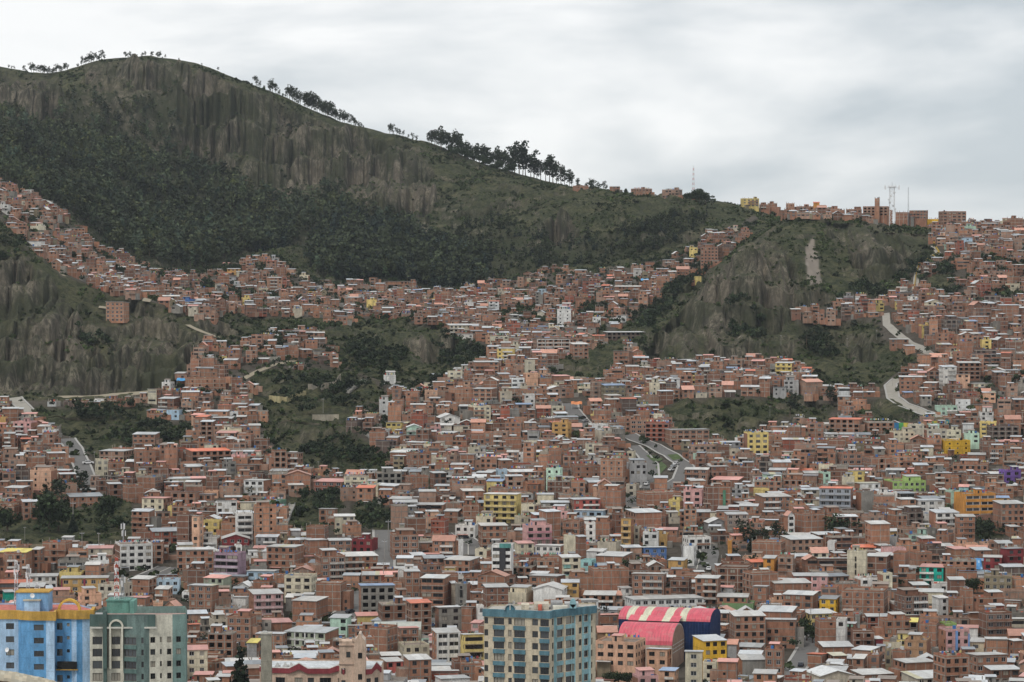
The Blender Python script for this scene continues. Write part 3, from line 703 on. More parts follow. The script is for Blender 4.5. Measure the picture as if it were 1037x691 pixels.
A_TXT = """
60 110 584 3 oc T w ochre apartment house
29 58 581 2 wh T g white-roofed pale house
60 84 579 2 ye F n
2 22 560 5 b F g
0 32 557 4 bo Y g
99 132 592 3 be F g beige office block
132 157 584 3 b T n
0 14 597 2 tq T n
157 173 594 2 bo T g
130 150 603 2 b S g
153 165 610 2 pe F n
166 182 612 2 pe E g
114 155 551 4 wh F w white stepped block
150 182 536 3 br D w deep red brick house
88 114 553 2 be S g
43 71 549 4 b F g
32 43 554 4 b T g
31 56 476 4 pe F s peach house
144 173 503 3 cr S g cream house with red roof edge
123 145 492 3 b F n
107 123 488 3 bd T d
65 105 501 2 b D s long brick warehouse
134 158 456 4 b F s tall brick tower house
95 110 465 3 cr F g
139 164 482 3 b N n
96 107 485 3 bd F g
0 16 478 3 b F d
5 28 492 3 b T g
20 38 506 3 b L g
0 17 512 2 b F g
187 234 455 3 b R d brick row with orange roof
186 203 471 3 b T g
274 290 456 5 b F d
290 306 457 4 b T g
240 262 470 2 b L g
247 273 485 3 wh T w white house with white side wall
291 307 489 2 bs T g
318 355 486 2 br S w brick house with salmon roof
218 240 506 3 wh T w
242 260 507 2 cr T g
260 289 507 1 sg F n green netted rooftop
256 280 512 7 bo F s tall orange brick tower
237 256 520 5 wh F b white banded building
179 194 520 6 bd F n tall brick slab
194 205 521 6 pe T g
205 224 527 3 ye F g yellow house with orange side
223 253 543 2 ma G g maroon gabled house
221 236 552 2 bl T n blue rooftop shed
236 245 552 2 wh F g
217 248 560 4 li F b lilac banded block
177 217 555 4 b T g broad brick block
270 306 552 4 b T g
266 278 556 3 wh T g
310 332 533 3 b F n
307 331 545 3 b T n
331 356 545 3 b T w
293 304 535 2 gr L g
318 350 563 4 b F w
305 318 562 1 bs S n
173 200 497 3 b T d
200 216 499 2 b D g
222 245 492 2 bs F s
323 341 514 2 b T g
331 346 478 1 b F n
411 437 459 4 b F g
379 407 478 3 cn N d unfinished concrete house
361 380 492 3 bo R g
410 434 482 3 b F n
435 452 477 3 bd T d
440 458 490 2 b L g
466 490 495 3 b T g
490 528 499 5 ye T w yellow apartment block
502 514 475 2 lb F s light blue rooftop house
502 519 464 3 b T n
420 451 509 3 b T b brick house with stair slit
436 454 526 3 br F n
346 366 532 2 bo F n
356 382 546 2 ma F g maroon house
346 356 545 2 b L g
341 383 561 3 b T g long white-roofed brick building
394 424 541 4 b F w
424 440 548 2 b T g
438 462 545 3 bo E g
462 469 546 3 wh F n
450 486 565 3 b T g
414 431 560 2 bs L g
484 514 530 4 b T g
482 502 523 2 cr F g
461 484 532 2 wh F g white street wall house
506 525 549 2 pg T w
498 520 552 6 wh F b white tower with dark stripe
481 497 556 2 cr F g
530 548 489 2 b R g
576 608 504 3 rd L g red striped building
581 616 516 2 lb T w light blue terrace house
607 634 496 4 b F n
608 635 465 5 bo F s tall brick grid block
635 644 457 2 cr F g cream roof cabin
635 655 469 4 gr F g
579 608 471 3 b F s brick block with small windows
570 588 461 3 b F w
634 648 490 2 be F g
546 568 516 5 b L n
521 540 523 2 cr F g
529 559 532 4 pk F w pink and white banded building
570 592 528 3 b F g
592 603 529 4 wh F g narrow white house
603 620 528 3 b F n
620 631 519 4 bd F n
629 642 524 5 oc T w ochre balconied house
642 650 533 3 be F g
634 670 517 4 b T n
571 583 542 4 cr F n cream slab beside brick
583 594 541 5 bd L n
521 541 548 3 cr S g
542 572 551 2 wh T a white arcaded house
605 630 549 2 be F n
649 675 553 2 bl T g blue-walled house
651 668 539 3 wh F w
594 615 556 2 wh T g
603 641 561 2 b T n
566 588 562 4 cr T w cream and mint house
588 604 567 2 aq F g
645 690 499 3 b F n wide brick retaining block
677 692 506 3 ye F g yellow side-lit house
677 697 565 2 oc T g
692 713 496 4 pk F w pink corner house
713 728 492 5 bd F n
728 742 492 5 b F n brick block with green stripe
720 754 484 2 b S g
766 801 501 4 b T g
764 779 495 2 ye F g
793 816 485 3 b F g
830 841 478 3 mi F g narrow mint house
809 830 480 2 bs L n
838 848 458 3 b F g
849 873 459 3 b F w brick house with concrete columns
829 866 493 5 gb R w large grey balconied building
868 885 498 4 cn F n bare concrete block
795 805 520 4 wh E w white strip house
805 835 520 4 b F n
714 737 527 2 gr G g white-gabled house with dormers
761 797 549 3 b F n broad bare brick block
792 833 544 3 bs T g
838 849 548 3 wh F g
726 764 574 4 bd F w brick balconied corner building
737 743 547 3 or F n orange stairhead
773 788 563 3 or T g orange and white house
788 806 563 4 bs F g
858 880 558 5 cr F n tall cream slab house
692 720 544 2 wh F w
692 706 553 3 wh F n
897 937 487 2 lm F g lime green house
865 891 488 2 wh C g
959 972 497 3 mi F g mint house
968 1008 500 4 or F b long orange building
1007 1023 502 2 oc B g
1008 1037 508 5 b T g tall brick block below the ochre house
925 956 505 3 wh L w white gabled hillside house
943 971 517 4 wh L w white terraced villa
913 935 518 3 dk F d dark concrete frame
1013 1034 476 3 pu F w purple house
971 983 491 2 aq S g
983 997 492 2 lb T g
876 904 561 4 bd T w
862 889 552 2 b R g red-roofed house
931 961 572 3 tq S w turquoise house
996 1017 562 3 ma T w maroon house with white roof
1015 1037 554 4 ma D g tall maroon building
964 1004 470 2 b F g
950 982 446 3 yk F s yellow house on the slope
875 903 463 3 b F d
1020 1033 531 2 b T g
1025 1037 543 2 b T n
905 922 559 4 b F n
923 944 559 3 b F n
948 968 541 2 b F n
900 911 543 2 gr F g
867 891 585 2 wh F w white arched-window house
890 904 580 3 cr F g cream windowed cube
852 902 598 4 b F s broad brick wall building
908 940 602 4 bd F w
946 962 603 3 wh T g white-fronted house
962 976 605 3 b F n
974 986 596 4 b F n
921 958 597 2 cr T n
996 1028 583 3 ol F g olive concrete block
986 1018 604 2 b F g
1018 1037 607 2 b T n
994 1025 620 4 bd F w dark brick block with glazed rows
892 923 627 3 b F g
922 932 627 3 dk Y d yellow-topped dark frame
932 953 631 3 b F n
953 982 637 4 pk F g pink and blue house
954 969 631 1 lm F g
970 993 633 2 wh S g
999 1022 645 3 bo T n
1023 1037 646 3 b T n
884 895 644 2 ma T n
894 915 650 1 cr F n
916 945 648 3 tn F g tan house
897 905 656 4 ol F g
905 923 658 3 b F n
908 948 668 3 b T n
948 981 664 5 b F g brick block with orange attic
955 975 659 1 yk L g orange attic
981 1020 662 4 b T g
1000 1034 675 3 bd T w
864 880 664 3 b T g
879 896 663 3 b F g
864 905 680 2 b T g
916 962 684 2 be T g
704 731 583 4 b T g brick block at the plaza foot
726 760 602 2 b T g
731 766 611 1 gn F n green-walled yard house
753 788 580 4 b F n
763 780 592 3 b L g
780 821 588 3 b T n
793 830 600 3 b T w brick house with white terrace roof
830 852 604 3 yk D g ochre house with grey roof
812 848 619 2 ye T g yellow strip house
740 775 621 5 b T g brick apartment block with window rows
775 808 626 4 b T g
767 809 617 4 b T n
723 740 618 3 b T g
827 847 627 4 b F n brick and white corner house
847 860 627 4 wh F g
831 864 652 2 b T n
818 840 661 2 b R n
840 858 661 2 b C n
818 865 681 2 be G n
703 736 646 3 yk L g bright yellow block
694 713 658 5 cr L w cream stepped flats
712 728 670 3 cr F w
727 749 667 4 b S n
749 775 665 3 cn T n
775 796 657 4 b F g
763 789 679 3 bo T g
737 750 649 3 gr E n
536 573 582 3 b T w
540 575 594 3 wh G n white gabled frame house
511 540 600 2 cr F n plain cream box
583 606 606 2 wh T w
596 637 576 4 b F n
640 676 580 4 b T g
626 640 593 2 wh T g
591 625 600 2 b T g
633 713 605 2 wh T w long white-roofed hall
604 634 615 1 gr L n
604 628 621 2 b S g
604 625 637 2 tn E n
603 655 650 3 pe F w peach building
655 681 656 3 pe L w peach wing
668 688 676 2 pe B g small peach house
641 667 684 2 pk F g
603 624 686 1 pe S n
362 400 592 5 cn B d grey building with blue roof
408 425 576 5 b T g
426 455 583 5 b T b brick block with long glass bands
455 462 588 4 be T n
461 476 590 4 cn N s concrete arch building
474 488 598 2 b L n
489 515 592 5 bd T s brick block behind the teal tower
411 437 608 5 bd R g dark brick block with orange roof
382 411 611 4 bd N d
387 403 606 2 wh T n
359 383 621 2 ye S n
440 467 613 4 cn T w concrete and glass house
467 482 613 4 b T n
482 490 613 4 wh F g
477 490 628 3 pk S w
437 466 638 5 wh T b white building with recessed windows
466 490 641 5 ye T b yellow balconied building
374 402 635 4 b F n
402 424 634 3 b S g
376 426 627 2 gr L n grey vaulted hall
402 435 653 2 cr F g
385 408 667 3 rd T g red house
408 437 665 4 b T g
440 476 685 2 wh T n
334 355 623 3 mi L w
191 220 591 5 b L g tall narrow brick block
206 233 583 3 pg S g pale green house
250 281 577 2 lb T w
239 256 591 1 wh G g
236 250 603 2 wh T n
250 287 599 4 pk T w pink banded apartment house
256 278 588 2 b F n
288 320 583 4 cr F w cream apartment house
296 331 606 4 b T n brick block with white slab roof
320 350 590 4 b F n
210 230 627 2 be F g
230 258 624 4 b F g
210 238 640 4 b N d unfinished brick block
181 210 619 2 bs L g
188 202 630 2 b R n
186 210 655 5 cr S g cream and brick striped house
206 226 669 3 b F n
259 289 640 3 bo L g
250 263 648 3 gr Y w
288 342 638 3 pg T w green and white modern house
258 296 628 2 b S n
108 130 305 5 bo T g lone tall brick house
184 197 303 2 bl F n blue-fronted house
86 109 271 3 bo F d
58 87 230 2 bo T g
26 45 243 2 wh T n
270 286 280 5 bo T g
349 367 300 3 bo T g
388 416 286 2 bo T g
452 477 328 3 cr T g cream-yellow block
470 482 306 2 wh F g
785 805 366 4 ye T g yellow four-storey block
807 833 385 4 bs E n orange-gabled brick house
910 935 380 4 b T g
935 952 386 3 b T g
954 973 323 4 dk F d
996 1014 299 2 dk F d
979 1003 387 2 cr T g cream house with white roof terrace
948 969 411 2 mi F g
992 1011 427 4 ye F w yellow house with balconies
1001 1031 431 4 dk F d
902 926 437 3 cr F g
839 875 423 4 b R d
875 905 427 3 b N d
909 928 305 3 b F g
885 891 201 3 bo F n orange stair tower
873 901 209 3 b F d
920 940 212 3 b T g
906 921 215 3 b F n
951 977 214 4 b F w ridge brick block with many windows
934 950 222 2 yk F n
945 957 222 2 rd F n
992 1010 225 3 b T g
1020 1035 221 4 b F n
856 873 212 2 b F g
823 830 204 2 or R n
807 823 209 2 b F g
777 787 206 2 b F n
639 660 191 3 bo F w
670 691 192 3 bs F d
617 628 188 2 b T g
580 596 188 2 b F n
750 768 201 3 ye F w yellow ridge house
769 779 207 2 b F g
724 740 241 2 b T g
744 756 239 2 b T g
709 732 250 6 b F g
692 703 261 3 b T g
677 691 267 2 b F g
539 577 342 4 bs L w pale four-storey school
577 596 347 4 b T g
611 653 335 2 dk T d open white-roofed shed
564 580 313 5 wh F s white house with blue windows
590 602 285 5 br F g
612 638 322 1 wh F g
600 611 321 2 wh F g
621 641 355 4 b T g
558 577 379 3 b S g
622 650 289 2 b T g
703 710 280 2 ye F n
164 176 387 2 wh F d white corner house
161 181 402 3 bd T g
186 229 383 3 bo F s
14 36 427 3 pk F g pink house
101 134 455 2 bs T g
135 160 438 3 b L g
479 505 365 4 b T g
388 401 380 2 wh F d
474 497 411 4 cr F g
441 466 421 2 wh G d
454 480 393 4 bo F n
479 503 392 4 b T w
559 579 428 4 oc F w ochre house by the bend
638 667 425 3 bo F w brick house at the avenue head
653 680 428 4 br F d deep red market building
674 718 434 4 b T w long brick block on the avenue
754 778 438 5 ye F w yellow five-storey block
"""
SW = ['', 'one-storey', 'two-storey', 'three-storey', 'four-storey', 'five-storey', 'six-storey', 'seven-storey']
BR = {'b', 'bd', 'bo', 'br', 'bs', 'dk'}
def jitter(c, a=.07):
    k = 1 + random.uniform(-a, a) * 1.8; t = random.uniform(-a, a) * .3; return (min(.85, c[0] * k * (1 + t)), min(.85, c[1] * k), min(.85, c[2] * k * (1 - t)))
DOV = {'peach building': 985., 'peach wing': 990., 'small peach house': 960., 'bright yellow block': 985.}
H = []   # every house: dict
def place(u0, u1, vt, st, col, roof, win, name, d=None, rot=None):
    fh = 2.75; hh = st * fh + (.6 if roof in 'FN' else .5)
    um = (u0 + u1) / 2
    x, y, z = find(um, vt, hh)
    if y > 1500: fh = 2.4; hh = st * fh + .6; x, y, z = find(um, vt, hh)
    if name in DOV: y = DOV[name]; x = (um - CU) / F * y
    Wm = (u1 - u0) * y / F
    if rot is None: rot = random.choice([-1, 1]) * random.uniform(.08, .34)
    dp = min(13., max(6.5, Wm * random.uniform(.65, .95)))
    if col in BR and win == 'n' and random.random() < .5: rot = random.choice([-1, 1]) * random.uniform(.25, .5)
    wd = (Wm - dp * abs(math.sin(rot))) / math.cos(rot)
    if wd < Wm * .66: dp = Wm * .30 / abs(math.sin(rot)); wd = Wm * .7 / math.cos(rot); dp = min(dp, 12)
    ey = (wd * abs(math.sin(rot)) + dp * math.cos(rot)) / 2
    yc = y + ey; xc = (um - CU) / F * yc
    return dict(x=xc, y=yc, w=wd, dp=dp, st=st, fh=fh, col=col, c=jitter(PAL[col], .05), roof=roof, win=win, rot=rot, name=name, anchor=True, px=(u0, u1, vt))
for ln in A_TXT.strip().split('\n'):
    t = ln.split(None, 7)
    H.append(place(int(t[0]), int(t[1]), int(t[2]), int(t[3]), t[4], t[5], t[6], t[7].strip() if len(t) > 7 else None))
nA = len(H)
AX = np.array([(h['x'], h['y'], max(h['w'], h['dp']) / 2) for h in H])
# special buildings (built further below): keep their sites and their view clear
SPECIAL = [(-45, 96, 600, 655, 22), (88, 190, 611, 655, 22), (488, 606, 600, 655, 24), (262, 390, 640, 790, 26), (624, 725, 612, 1020, 27)]
# the town: rows of plots bent by a smooth field
def wpt(x, y):
    return x + 52 * float(fbm(x / 210 + 3, y / 210, 2)), y + 88 * float(fbm(x / 260 + 50, y / 260 + 9, 2))
def size_at(y): return float(np.interp(y, [1250, 1600, 2000], [1., .84, .74]))
cand = []; yb = 790.; j = 0
while yb < 2600:
    k_ = size_at(yb); half = 600 / F * yb; x = -half + random.uniform(0, 6); i = 0
    while x < half:
        p = wpt(x, yb); q = wpt(x + 9, yb); cand.append((p[0], p[1], math.atan2(q[1] - p[1], q[0] - p[0]))); i += 1
        x += 9.5 * k_ + (3.6 if i % 5 == 0 else 0)
    j += 1; yb += (9.4 + (4. if j % 2 == 0 else 0)) * k_
cx = np.array([c[0] for c in cand]); cy = np.array([c[1] for c in cand])
cz = zfun(cx, cy); cu, cv = proj(cx, cy, cz)
ok = (cu > -70) & (cu < 1110) & (cy > 790) & (cy < 2480)
ucl = np.clip(cu, 1, 1036)
gz = zone(GREEN, ucl, cv, 3., 10.)
ok &= ~gz
ok &= ~((cv < 235) & (cu > 745) & (cy > 2330))
mz = zone(MIXZ, ucl, cv, 4., 12.)
ok &= ~(mz & (RNG.random(len(cu)) > .46))
fr_ = zone([UPPER], ucl, cv - 16, 5., 14.) & (ucl > 60) & (ucl < 760)
ok &= ~(fr_ & (RNG.random(len(cu)) > .50))
ok &= RNG.random(len(cu)) > .06
for i in np.nonzero(ok)[0]:
    if len(RPTS) and np.min(np.hypot(RPTS[:, 0] - cx[i], RPTS[:, 1] - cy[i]) - RPTS[:, 2]) < 5.5 * size_at(cy[i]): ok[i] = False; continue
    if np.min(np.hypot(AX[:, 0] - cx[i], AX[:, 1] - cy[i]) - AX[:, 2]) < 3.8 * size_at(cy[i]): ok[i] = False; continue
    for u0, u1, vt, d, r in SPECIAL:
        xs = ((u0 + u1) / 2 - CU) / F * d
        if math.hypot(xs - cx[i], d + r * .5 - cy[i]) < r + 4 or (u0 - 8 < cu[i] < u1 + 8 and cy[i] < d + r * .6): ok[i] = False
cols = ['b'] * 48 + ['bd'] * 17 + ['bo'] * 20 + ['bs'] * 16 + ['br'] * 4 + ['cn'] * 5 + ['gr'] * 2 + ['wh'] * 4 + ['cr'] * 4 + ['be'] * 3 + ['ye'] * 2 + ['pe'] * 2 + ['pk', 'mi', 'lb', 'ol', 'oc', 'dk', 'dk']
roofs_far = ['T'] * 12 + ['L'] * 13 + ['F'] * 50 + ['N'] * 16 + ['S'] * 3 + ['R'] * 2 + ['E'] * 3 + ['D'] * 6 + ['G'] * 2 + ['B'] * 1
AR = []
for h in H[:nA]:
    x, y = h['x'], h['y']; d = y - h['dp'] / 2
    AR.append((h['px'][0], h['px'][1], h['px'][2], d, h['st'] * 2.75 * F / d))
AR += [(u0, u1, vt, d, (720 - vt)) for u0, u1, vt, d, r in SPECIAL[:3]] + [(262, 390, 640, 780, 60), (624, 725, 612, 1015, 55)]
for u_, v_, h_, wd_ in ((800, 424, 29, 11), (841, 408, 20, 8), (853, 548, 28, 17), (757, 557, 30, 7), (765, 560, 28, 6), (776, 557, 24, 7), (791, 554, 28, 8), (50, 541, 46, 30), (109, 531, 30, 14), (70, 511, 30, 16), (6, 540, 26, 8), (242, 733, 85, 16), (821, 652, 24, 8), (987, 604, 17, 9), (673, 606, 14, 8)):
    q_ = 850. if v_ > 700 else find(u_, v_, 0.)[1]; AR.append((u_ - wd_, u_ + wd_, v_ - h_, q_, h_))
AR += [(792, 832, 640, 1080, 55), (634, 700, 445, 1370, 90), (66, 95, 446, 1400, 45), (700, 720, 553, 1270, 22), (380, 396, 538, 1280, 40)]
gu, gv = np.meshgrid(np.arange(1037.), np.arange(691.)); GM = zone(GREEN, gu, gv, 2., 10.); RM = near_road(gu, gv, -1.5)
def at_(Mk, u, v): return bool(Mk[int(min(690, max(0, v))), int(min(1036, max(0, u)))])
for i in np.nonzero(ok)[0]:
    x, y, r = cand[i]; near = y < 1300
    st = random.choices([1, 2, 3, 4, 5], [8, 34, 36, 16, 6] if y < 1350 else ([22, 42, 27, 8, 1] if y < 1800 else [38, 44, 16, 2, 0]))[0]
    w_ = random.uniform(5.8, 9.9); dp = random.uniform(6., 8.8)
    if random.random() < .10: w_ = random.uniform(10.5, 15)
    w_ *= size_at(y); dp *= size_at(y)
    rot = r + random.gauss(0, .12) + (1.57 * 0)
    u0, _ = proj(x - w_ / 2, y, 0); u1, _ = proj(x + w_ / 2, y, 0)
    while st > 0:
        vt = cv[i] - (st * 2.65 * (1 + size_at(y)) / 2 + .8) * F / (y - dp / 2); bad = False
        for a0, a1, avt, ad, ah in AR:
            if ad > y - 4 and min(u1, a1) - max(u0, a0) > .25 * min(u1 - u0, a1 - a0) and vt < avt + .62 * ah and vt > avt - 200 and cv[i] > avt: bad = True; break
        if not bad and not gz[i] and (at_(GM, cu[i], vt + 2) or at_(RM, cu[i], vt + 2) or at_(RM, cu[i], (vt + cv[i]) / 2)): bad = not (st == 1 and random.random() < .35)
        if not bad: break
        st -= 1
    if st == 0: continue
    k = random.choice(cols)
    if y > 1650 and k not in BR and random.random() < .55: k = random.choice(['b', 'b', 'bs', 'bo', 'bd'])
    H.append(dict(x=x, y=y, w=w_, dp=dp, st=st, fh=2.6 * (1 + size_at(y)) / 2, col=k, c=jitter(PAL[k], .12), roof=random.choice(roofs_far), win=random.choice('gggggnnnnnwwsddb' if k in BR else 'gggwwsb'), rot=rot, name=None, anchor=False))
for h in H:
    c, s = math.cos(h['rot']), math.sin(h['rot']); zs = []
    for a, b in ((-.5, -.5), (.5, -.5), (.5, .5), (-.5, .5), (0, 0), (0, -.5)):
        zs.append(float(zfun(h['x'] + a * h['w'] * c - b * h['dp'] * s, h['y'] + a * h['w'] * s + b * h['dp'] * c)))
    if h['anchor']:
        d = h['y'] - (h['w'] * abs(s) + h['dp'] * c) / 2
        top = z_of(h['px'][2], d + 1.0)
        extra = {'F': .65, 'N': .6}.get(h['roof'], 1.0)
        h['z'] = top - extra - h['st'] * h['fh']; h['fnd'] = max(.5, h['z'] - min(zs) + .6)
        if h['z'] < min(zs) - 1: h['z'] = min(zs)
    else:
        h['z'] = zs[5] * .6 + max(zs) * .4 if max(zs) - min(zs) < 5 else zs[5]
        h['fnd'] = max(.5, h['z'] - min(zs) + .6)
# ------------------------------------------------------------------ what each house shows in the picture
def box_corners(h):
    c, s = math.cos(h['rot']), math.sin(h['rot']); w2, d2 = h['w'] / 2, h['dp'] / 2; out = []
    for zz in (h['z'] - h['fnd'], h['z'] + h['st'] * h['fh'] + .7):
        for a, b in ((-w2, -d2), (w2, -d2), (w2, d2), (-w2, d2)): out.append((h['x'] + a * c - b * s, h['y'] + a * s + b * c, zz))
    return out
bv = []; bf = []; owner = []
for k, h in enumerate(H):
    n = len(bv); bv += box_corners(h)
    for f in ((0, 1, 5, 4), (1, 2, 6, 5), (2, 3, 7, 6), (3, 0, 4, 7), (4, 5, 6, 7)): bf.append(tuple(n + q for q in f)); owner.append(k)
for u0, u1, vt, d, r in SPECIAL:
    n = len(bv); x0, x1 = (u0 - CU) / F * d, (u1 - CU) / F * d; zt = z_of(vt + 6, d)
    bv += [(x0, d, zt - 60), (x1, d, zt - 60), (x1, d + 12, zt - 60), (x0, d + 12, zt - 60), (x0, d, zt), (x1, d, zt), (x1, d + 12, zt), (x0, d + 12, zt)]
    for f in ((0, 1, 5, 4), (1, 2, 6, 5), (2, 3, 7, 6), (3, 0, 4, 7), (4, 5, 6, 7)): bf.append(tuple(n + q for q in f)); owner.append(-1)
n = len(bv); sub = PV[::2, ::2]; a_, b_ = sub.shape[:2]; bv += [tuple(p) for p in sub.reshape(-1, 3).tolist()]
for i in range(a_ - 1):
    for j in range(b_ - 1):
        q = n + i * b_ + j; bf.append((q, q + b_, q + b_ + 1, q + 1)); owner.append(-1)
bvh = BVHTree.FromPolygons(bv, bf); cnt = [0] * len(H); vis_v = {}
for vv in np.arange(180, 692, 2.0):
    for uu in np.arange(1, 1037, 2.0):
        dr = Vector(((uu - CU) / F, CP + (CV - vv) / F * SP, -SP + (CV - vv) / F * CP))
        hit = bvh.ray_cast(Vector((0, 0, 0)), dr.normalized())
        if hit[2] is not None and owner[hit[2]] >= 0:
            k = owner[hit[2]]; cnt[k] += 1; q = vis_v.setdefault(k, [0., 0., 0]); q[0] += uu; q[1] += vv; q[2] += 1
del bv, bf
order = sorted(range(len(H)), key=lambda k: -(cnt[k] + (400 if H[k]['name'] and cnt[k] > 3 else 0)))
NI = 296
IND = [k for k in order[:NI] if cnt[k] > 5]
INDS = set(IND)
print('houses', len(H), 'anchors', nA, 'seen', sum(c > 0 for c in cnt), 'anchors seen', sum(cnt[k] > 0 for k in range(nA)), 'smallest ind', cnt[IND[-1]])
# ------------------------------------------------------------------ building pieces
def facade(mb, o, ex, inn, W, z0, z1, ops, col, depth=.22, back=None):
    """wall face with real openings. o: start (x,y); ex: along; inn: inward; ops: (s0,s1,za,zb)"""
    ss = sorted({0., W} | {q for p in ops for q in p[:2]}); zs = sorted({z0, z1} | {q for p in ops for q in p[2:4]})
    P = lambda s, z, k=0.: (o[0] + ex[0] * s + inn[0] * k, o[1] + ex[1] * s + inn[1] * k, z)
    for za, zb in zip(zs[:-1], zs[1:]):
        zm = (za + zb) / 2; run = None
        for sa, sb in zip(ss[:-1], ss[1:]):
            sm = (sa + sb) / 2
            if any(p[0] < sm < p[1] and p[2] < zm < p[3] for p in ops):
                if run is not None: mb.quad([P(run, za), P(sa, za), P(sa, zb), P(run, zb)], col); run = None
            elif run is None: run = sa
        if run is not None: mb.quad([P(run, za), P(W, za), P(W, zb), P(run, zb)], col)
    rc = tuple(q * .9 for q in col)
    for p in ops:
        a, b, c, d = p[:4]; k = depth
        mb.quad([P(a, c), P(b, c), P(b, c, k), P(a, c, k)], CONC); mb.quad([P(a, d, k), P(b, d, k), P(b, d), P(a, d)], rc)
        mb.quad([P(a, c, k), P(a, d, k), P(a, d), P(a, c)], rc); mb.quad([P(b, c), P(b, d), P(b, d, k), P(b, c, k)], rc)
        if back is not None: mb.quad([P(a, c, k), P(b, c, k), P(b, d, k), P(a, d, k)], (.02, .02, .02), back)
def win_mesh(pane, frame, bars):
    mb = MB(); f = .06
    for x0, x1, z0, z1 in [(-.5, .5, 0, f), (-.5, .5, 1 - f, 1), (-.5, -.5 + f, f, 1 - f), (.5 - f, .5, f, 1 - f)] + ([(-f / 2, f / 2, f, 1 - f)] if bars else []) + ([(-.5 + f, -f / 2, .64, .67), (f / 2, .5 - f, .64, .67)] if bars > 1 else []):
        mb.box(x0, x1, .0, .07, z0, z1, (.5, .5, .5), 0)
    mb.quad([(-.5 + f, .05, f), (.5 - f, .05, f), (.5 - f, .05, 1 - f), (-.5 + f, .05, 1 - f)], (.1, .1, .1), 1)
    return mb.mesh('window', [frame, pane])
WIN = {'light': [win_mesh(M['pane_dark'], M['frame_light'], 1), win_mesh(M['pane_mid'], M['frame_light'], 2), win_mesh(M['pane_curtain'], M['frame_light'], 1), win_mesh(M['pane_mid'], M['frame_light'], 1)],
       'dark': [win_mesh(M['pane_dark'], M['frame_dark'], 1), win_mesh(M['pane_dark'], M['frame_dark'], 0), win_mesh(M['pane_mid'], M['frame_dark'], 1), win_mesh(M['pane_curtain'], M['frame_dark'], 1)]}
def add_window(root, o, ex, inn, s0, s1, za, zb, style='dark', k=None, name='window'):
    me = WIN[style][random.choices([0, 1, 2, 3], [5, 3, 1, 2])[0] if k is None else k]
    w = link(name, me, root); sm = (s0 + s1) / 2
    w.location = (o[0] + ex[0] * sm + inn[0] * .10, o[1] + ex[1] * sm + inn[1] * .10, za)
    w.rotation_euler = (0, 0, math.atan2(ex[1], ex[0])); w.scale = (s1 - s0, 1, zb - za); return w
def win_cols(W, win, r):
    """(start, end) of the openings along a wall"""
    if win == 'b': return [(.35, W - .35)] if W < 7 else [(.35, W / 2 - .25), (W / 2 + .25, W - .35)]
    pitch = {'w': 3.1, 's': 3.6, 'd': 3.0}.get(win, 2.7); n = max(1, int(W / pitch)); out = []
    ww = {'w': 2.0, 's': .95, 'd': 1.9}.get(win, 1.5)
    for i in range(n):
        c = W * (i + .5) / n + r.uniform(-.12, .12); q = min(ww * r.uniform(.88, 1.12), W / n - .5) / 2
        out.append((max(.2, c - q), min(W - .2, c + q)))
    return out
def bands(mb, o, ex, inn, W, z0, st, fh, col, offs=.03, cols=True, wc=None):
    P = lambda s, z: (o[0] + ex[0] * s - inn[0] * offs, o[1] + ex[1] * s - inn[1] * offs, z)
    for k in range(1, st + 1):
        z = k * fh; mb.quad([P(0, z - .27), P(W, z - .27), P(W, z + .02), P(0, z + .02)], col)
    if cols:
        n = max(1, round(W / 3.6)); P2 = lambda s, z: (o[0] + ex[0] * s - inn[0] * (offs - .008), o[1] + ex[1] * s - inn[1] * (offs - .008), z)
        for i in range(n + 1):
            s = W * i / n; a, b = max(0, s - .14), min(W, s + .14)
            if wc and any(a < q[1] and b > q[0] for q in wc): continue
            mb.quad([P2(a, z0), P2(b, z0), P2(b, st * fh), P2(a, st * fh)], col)
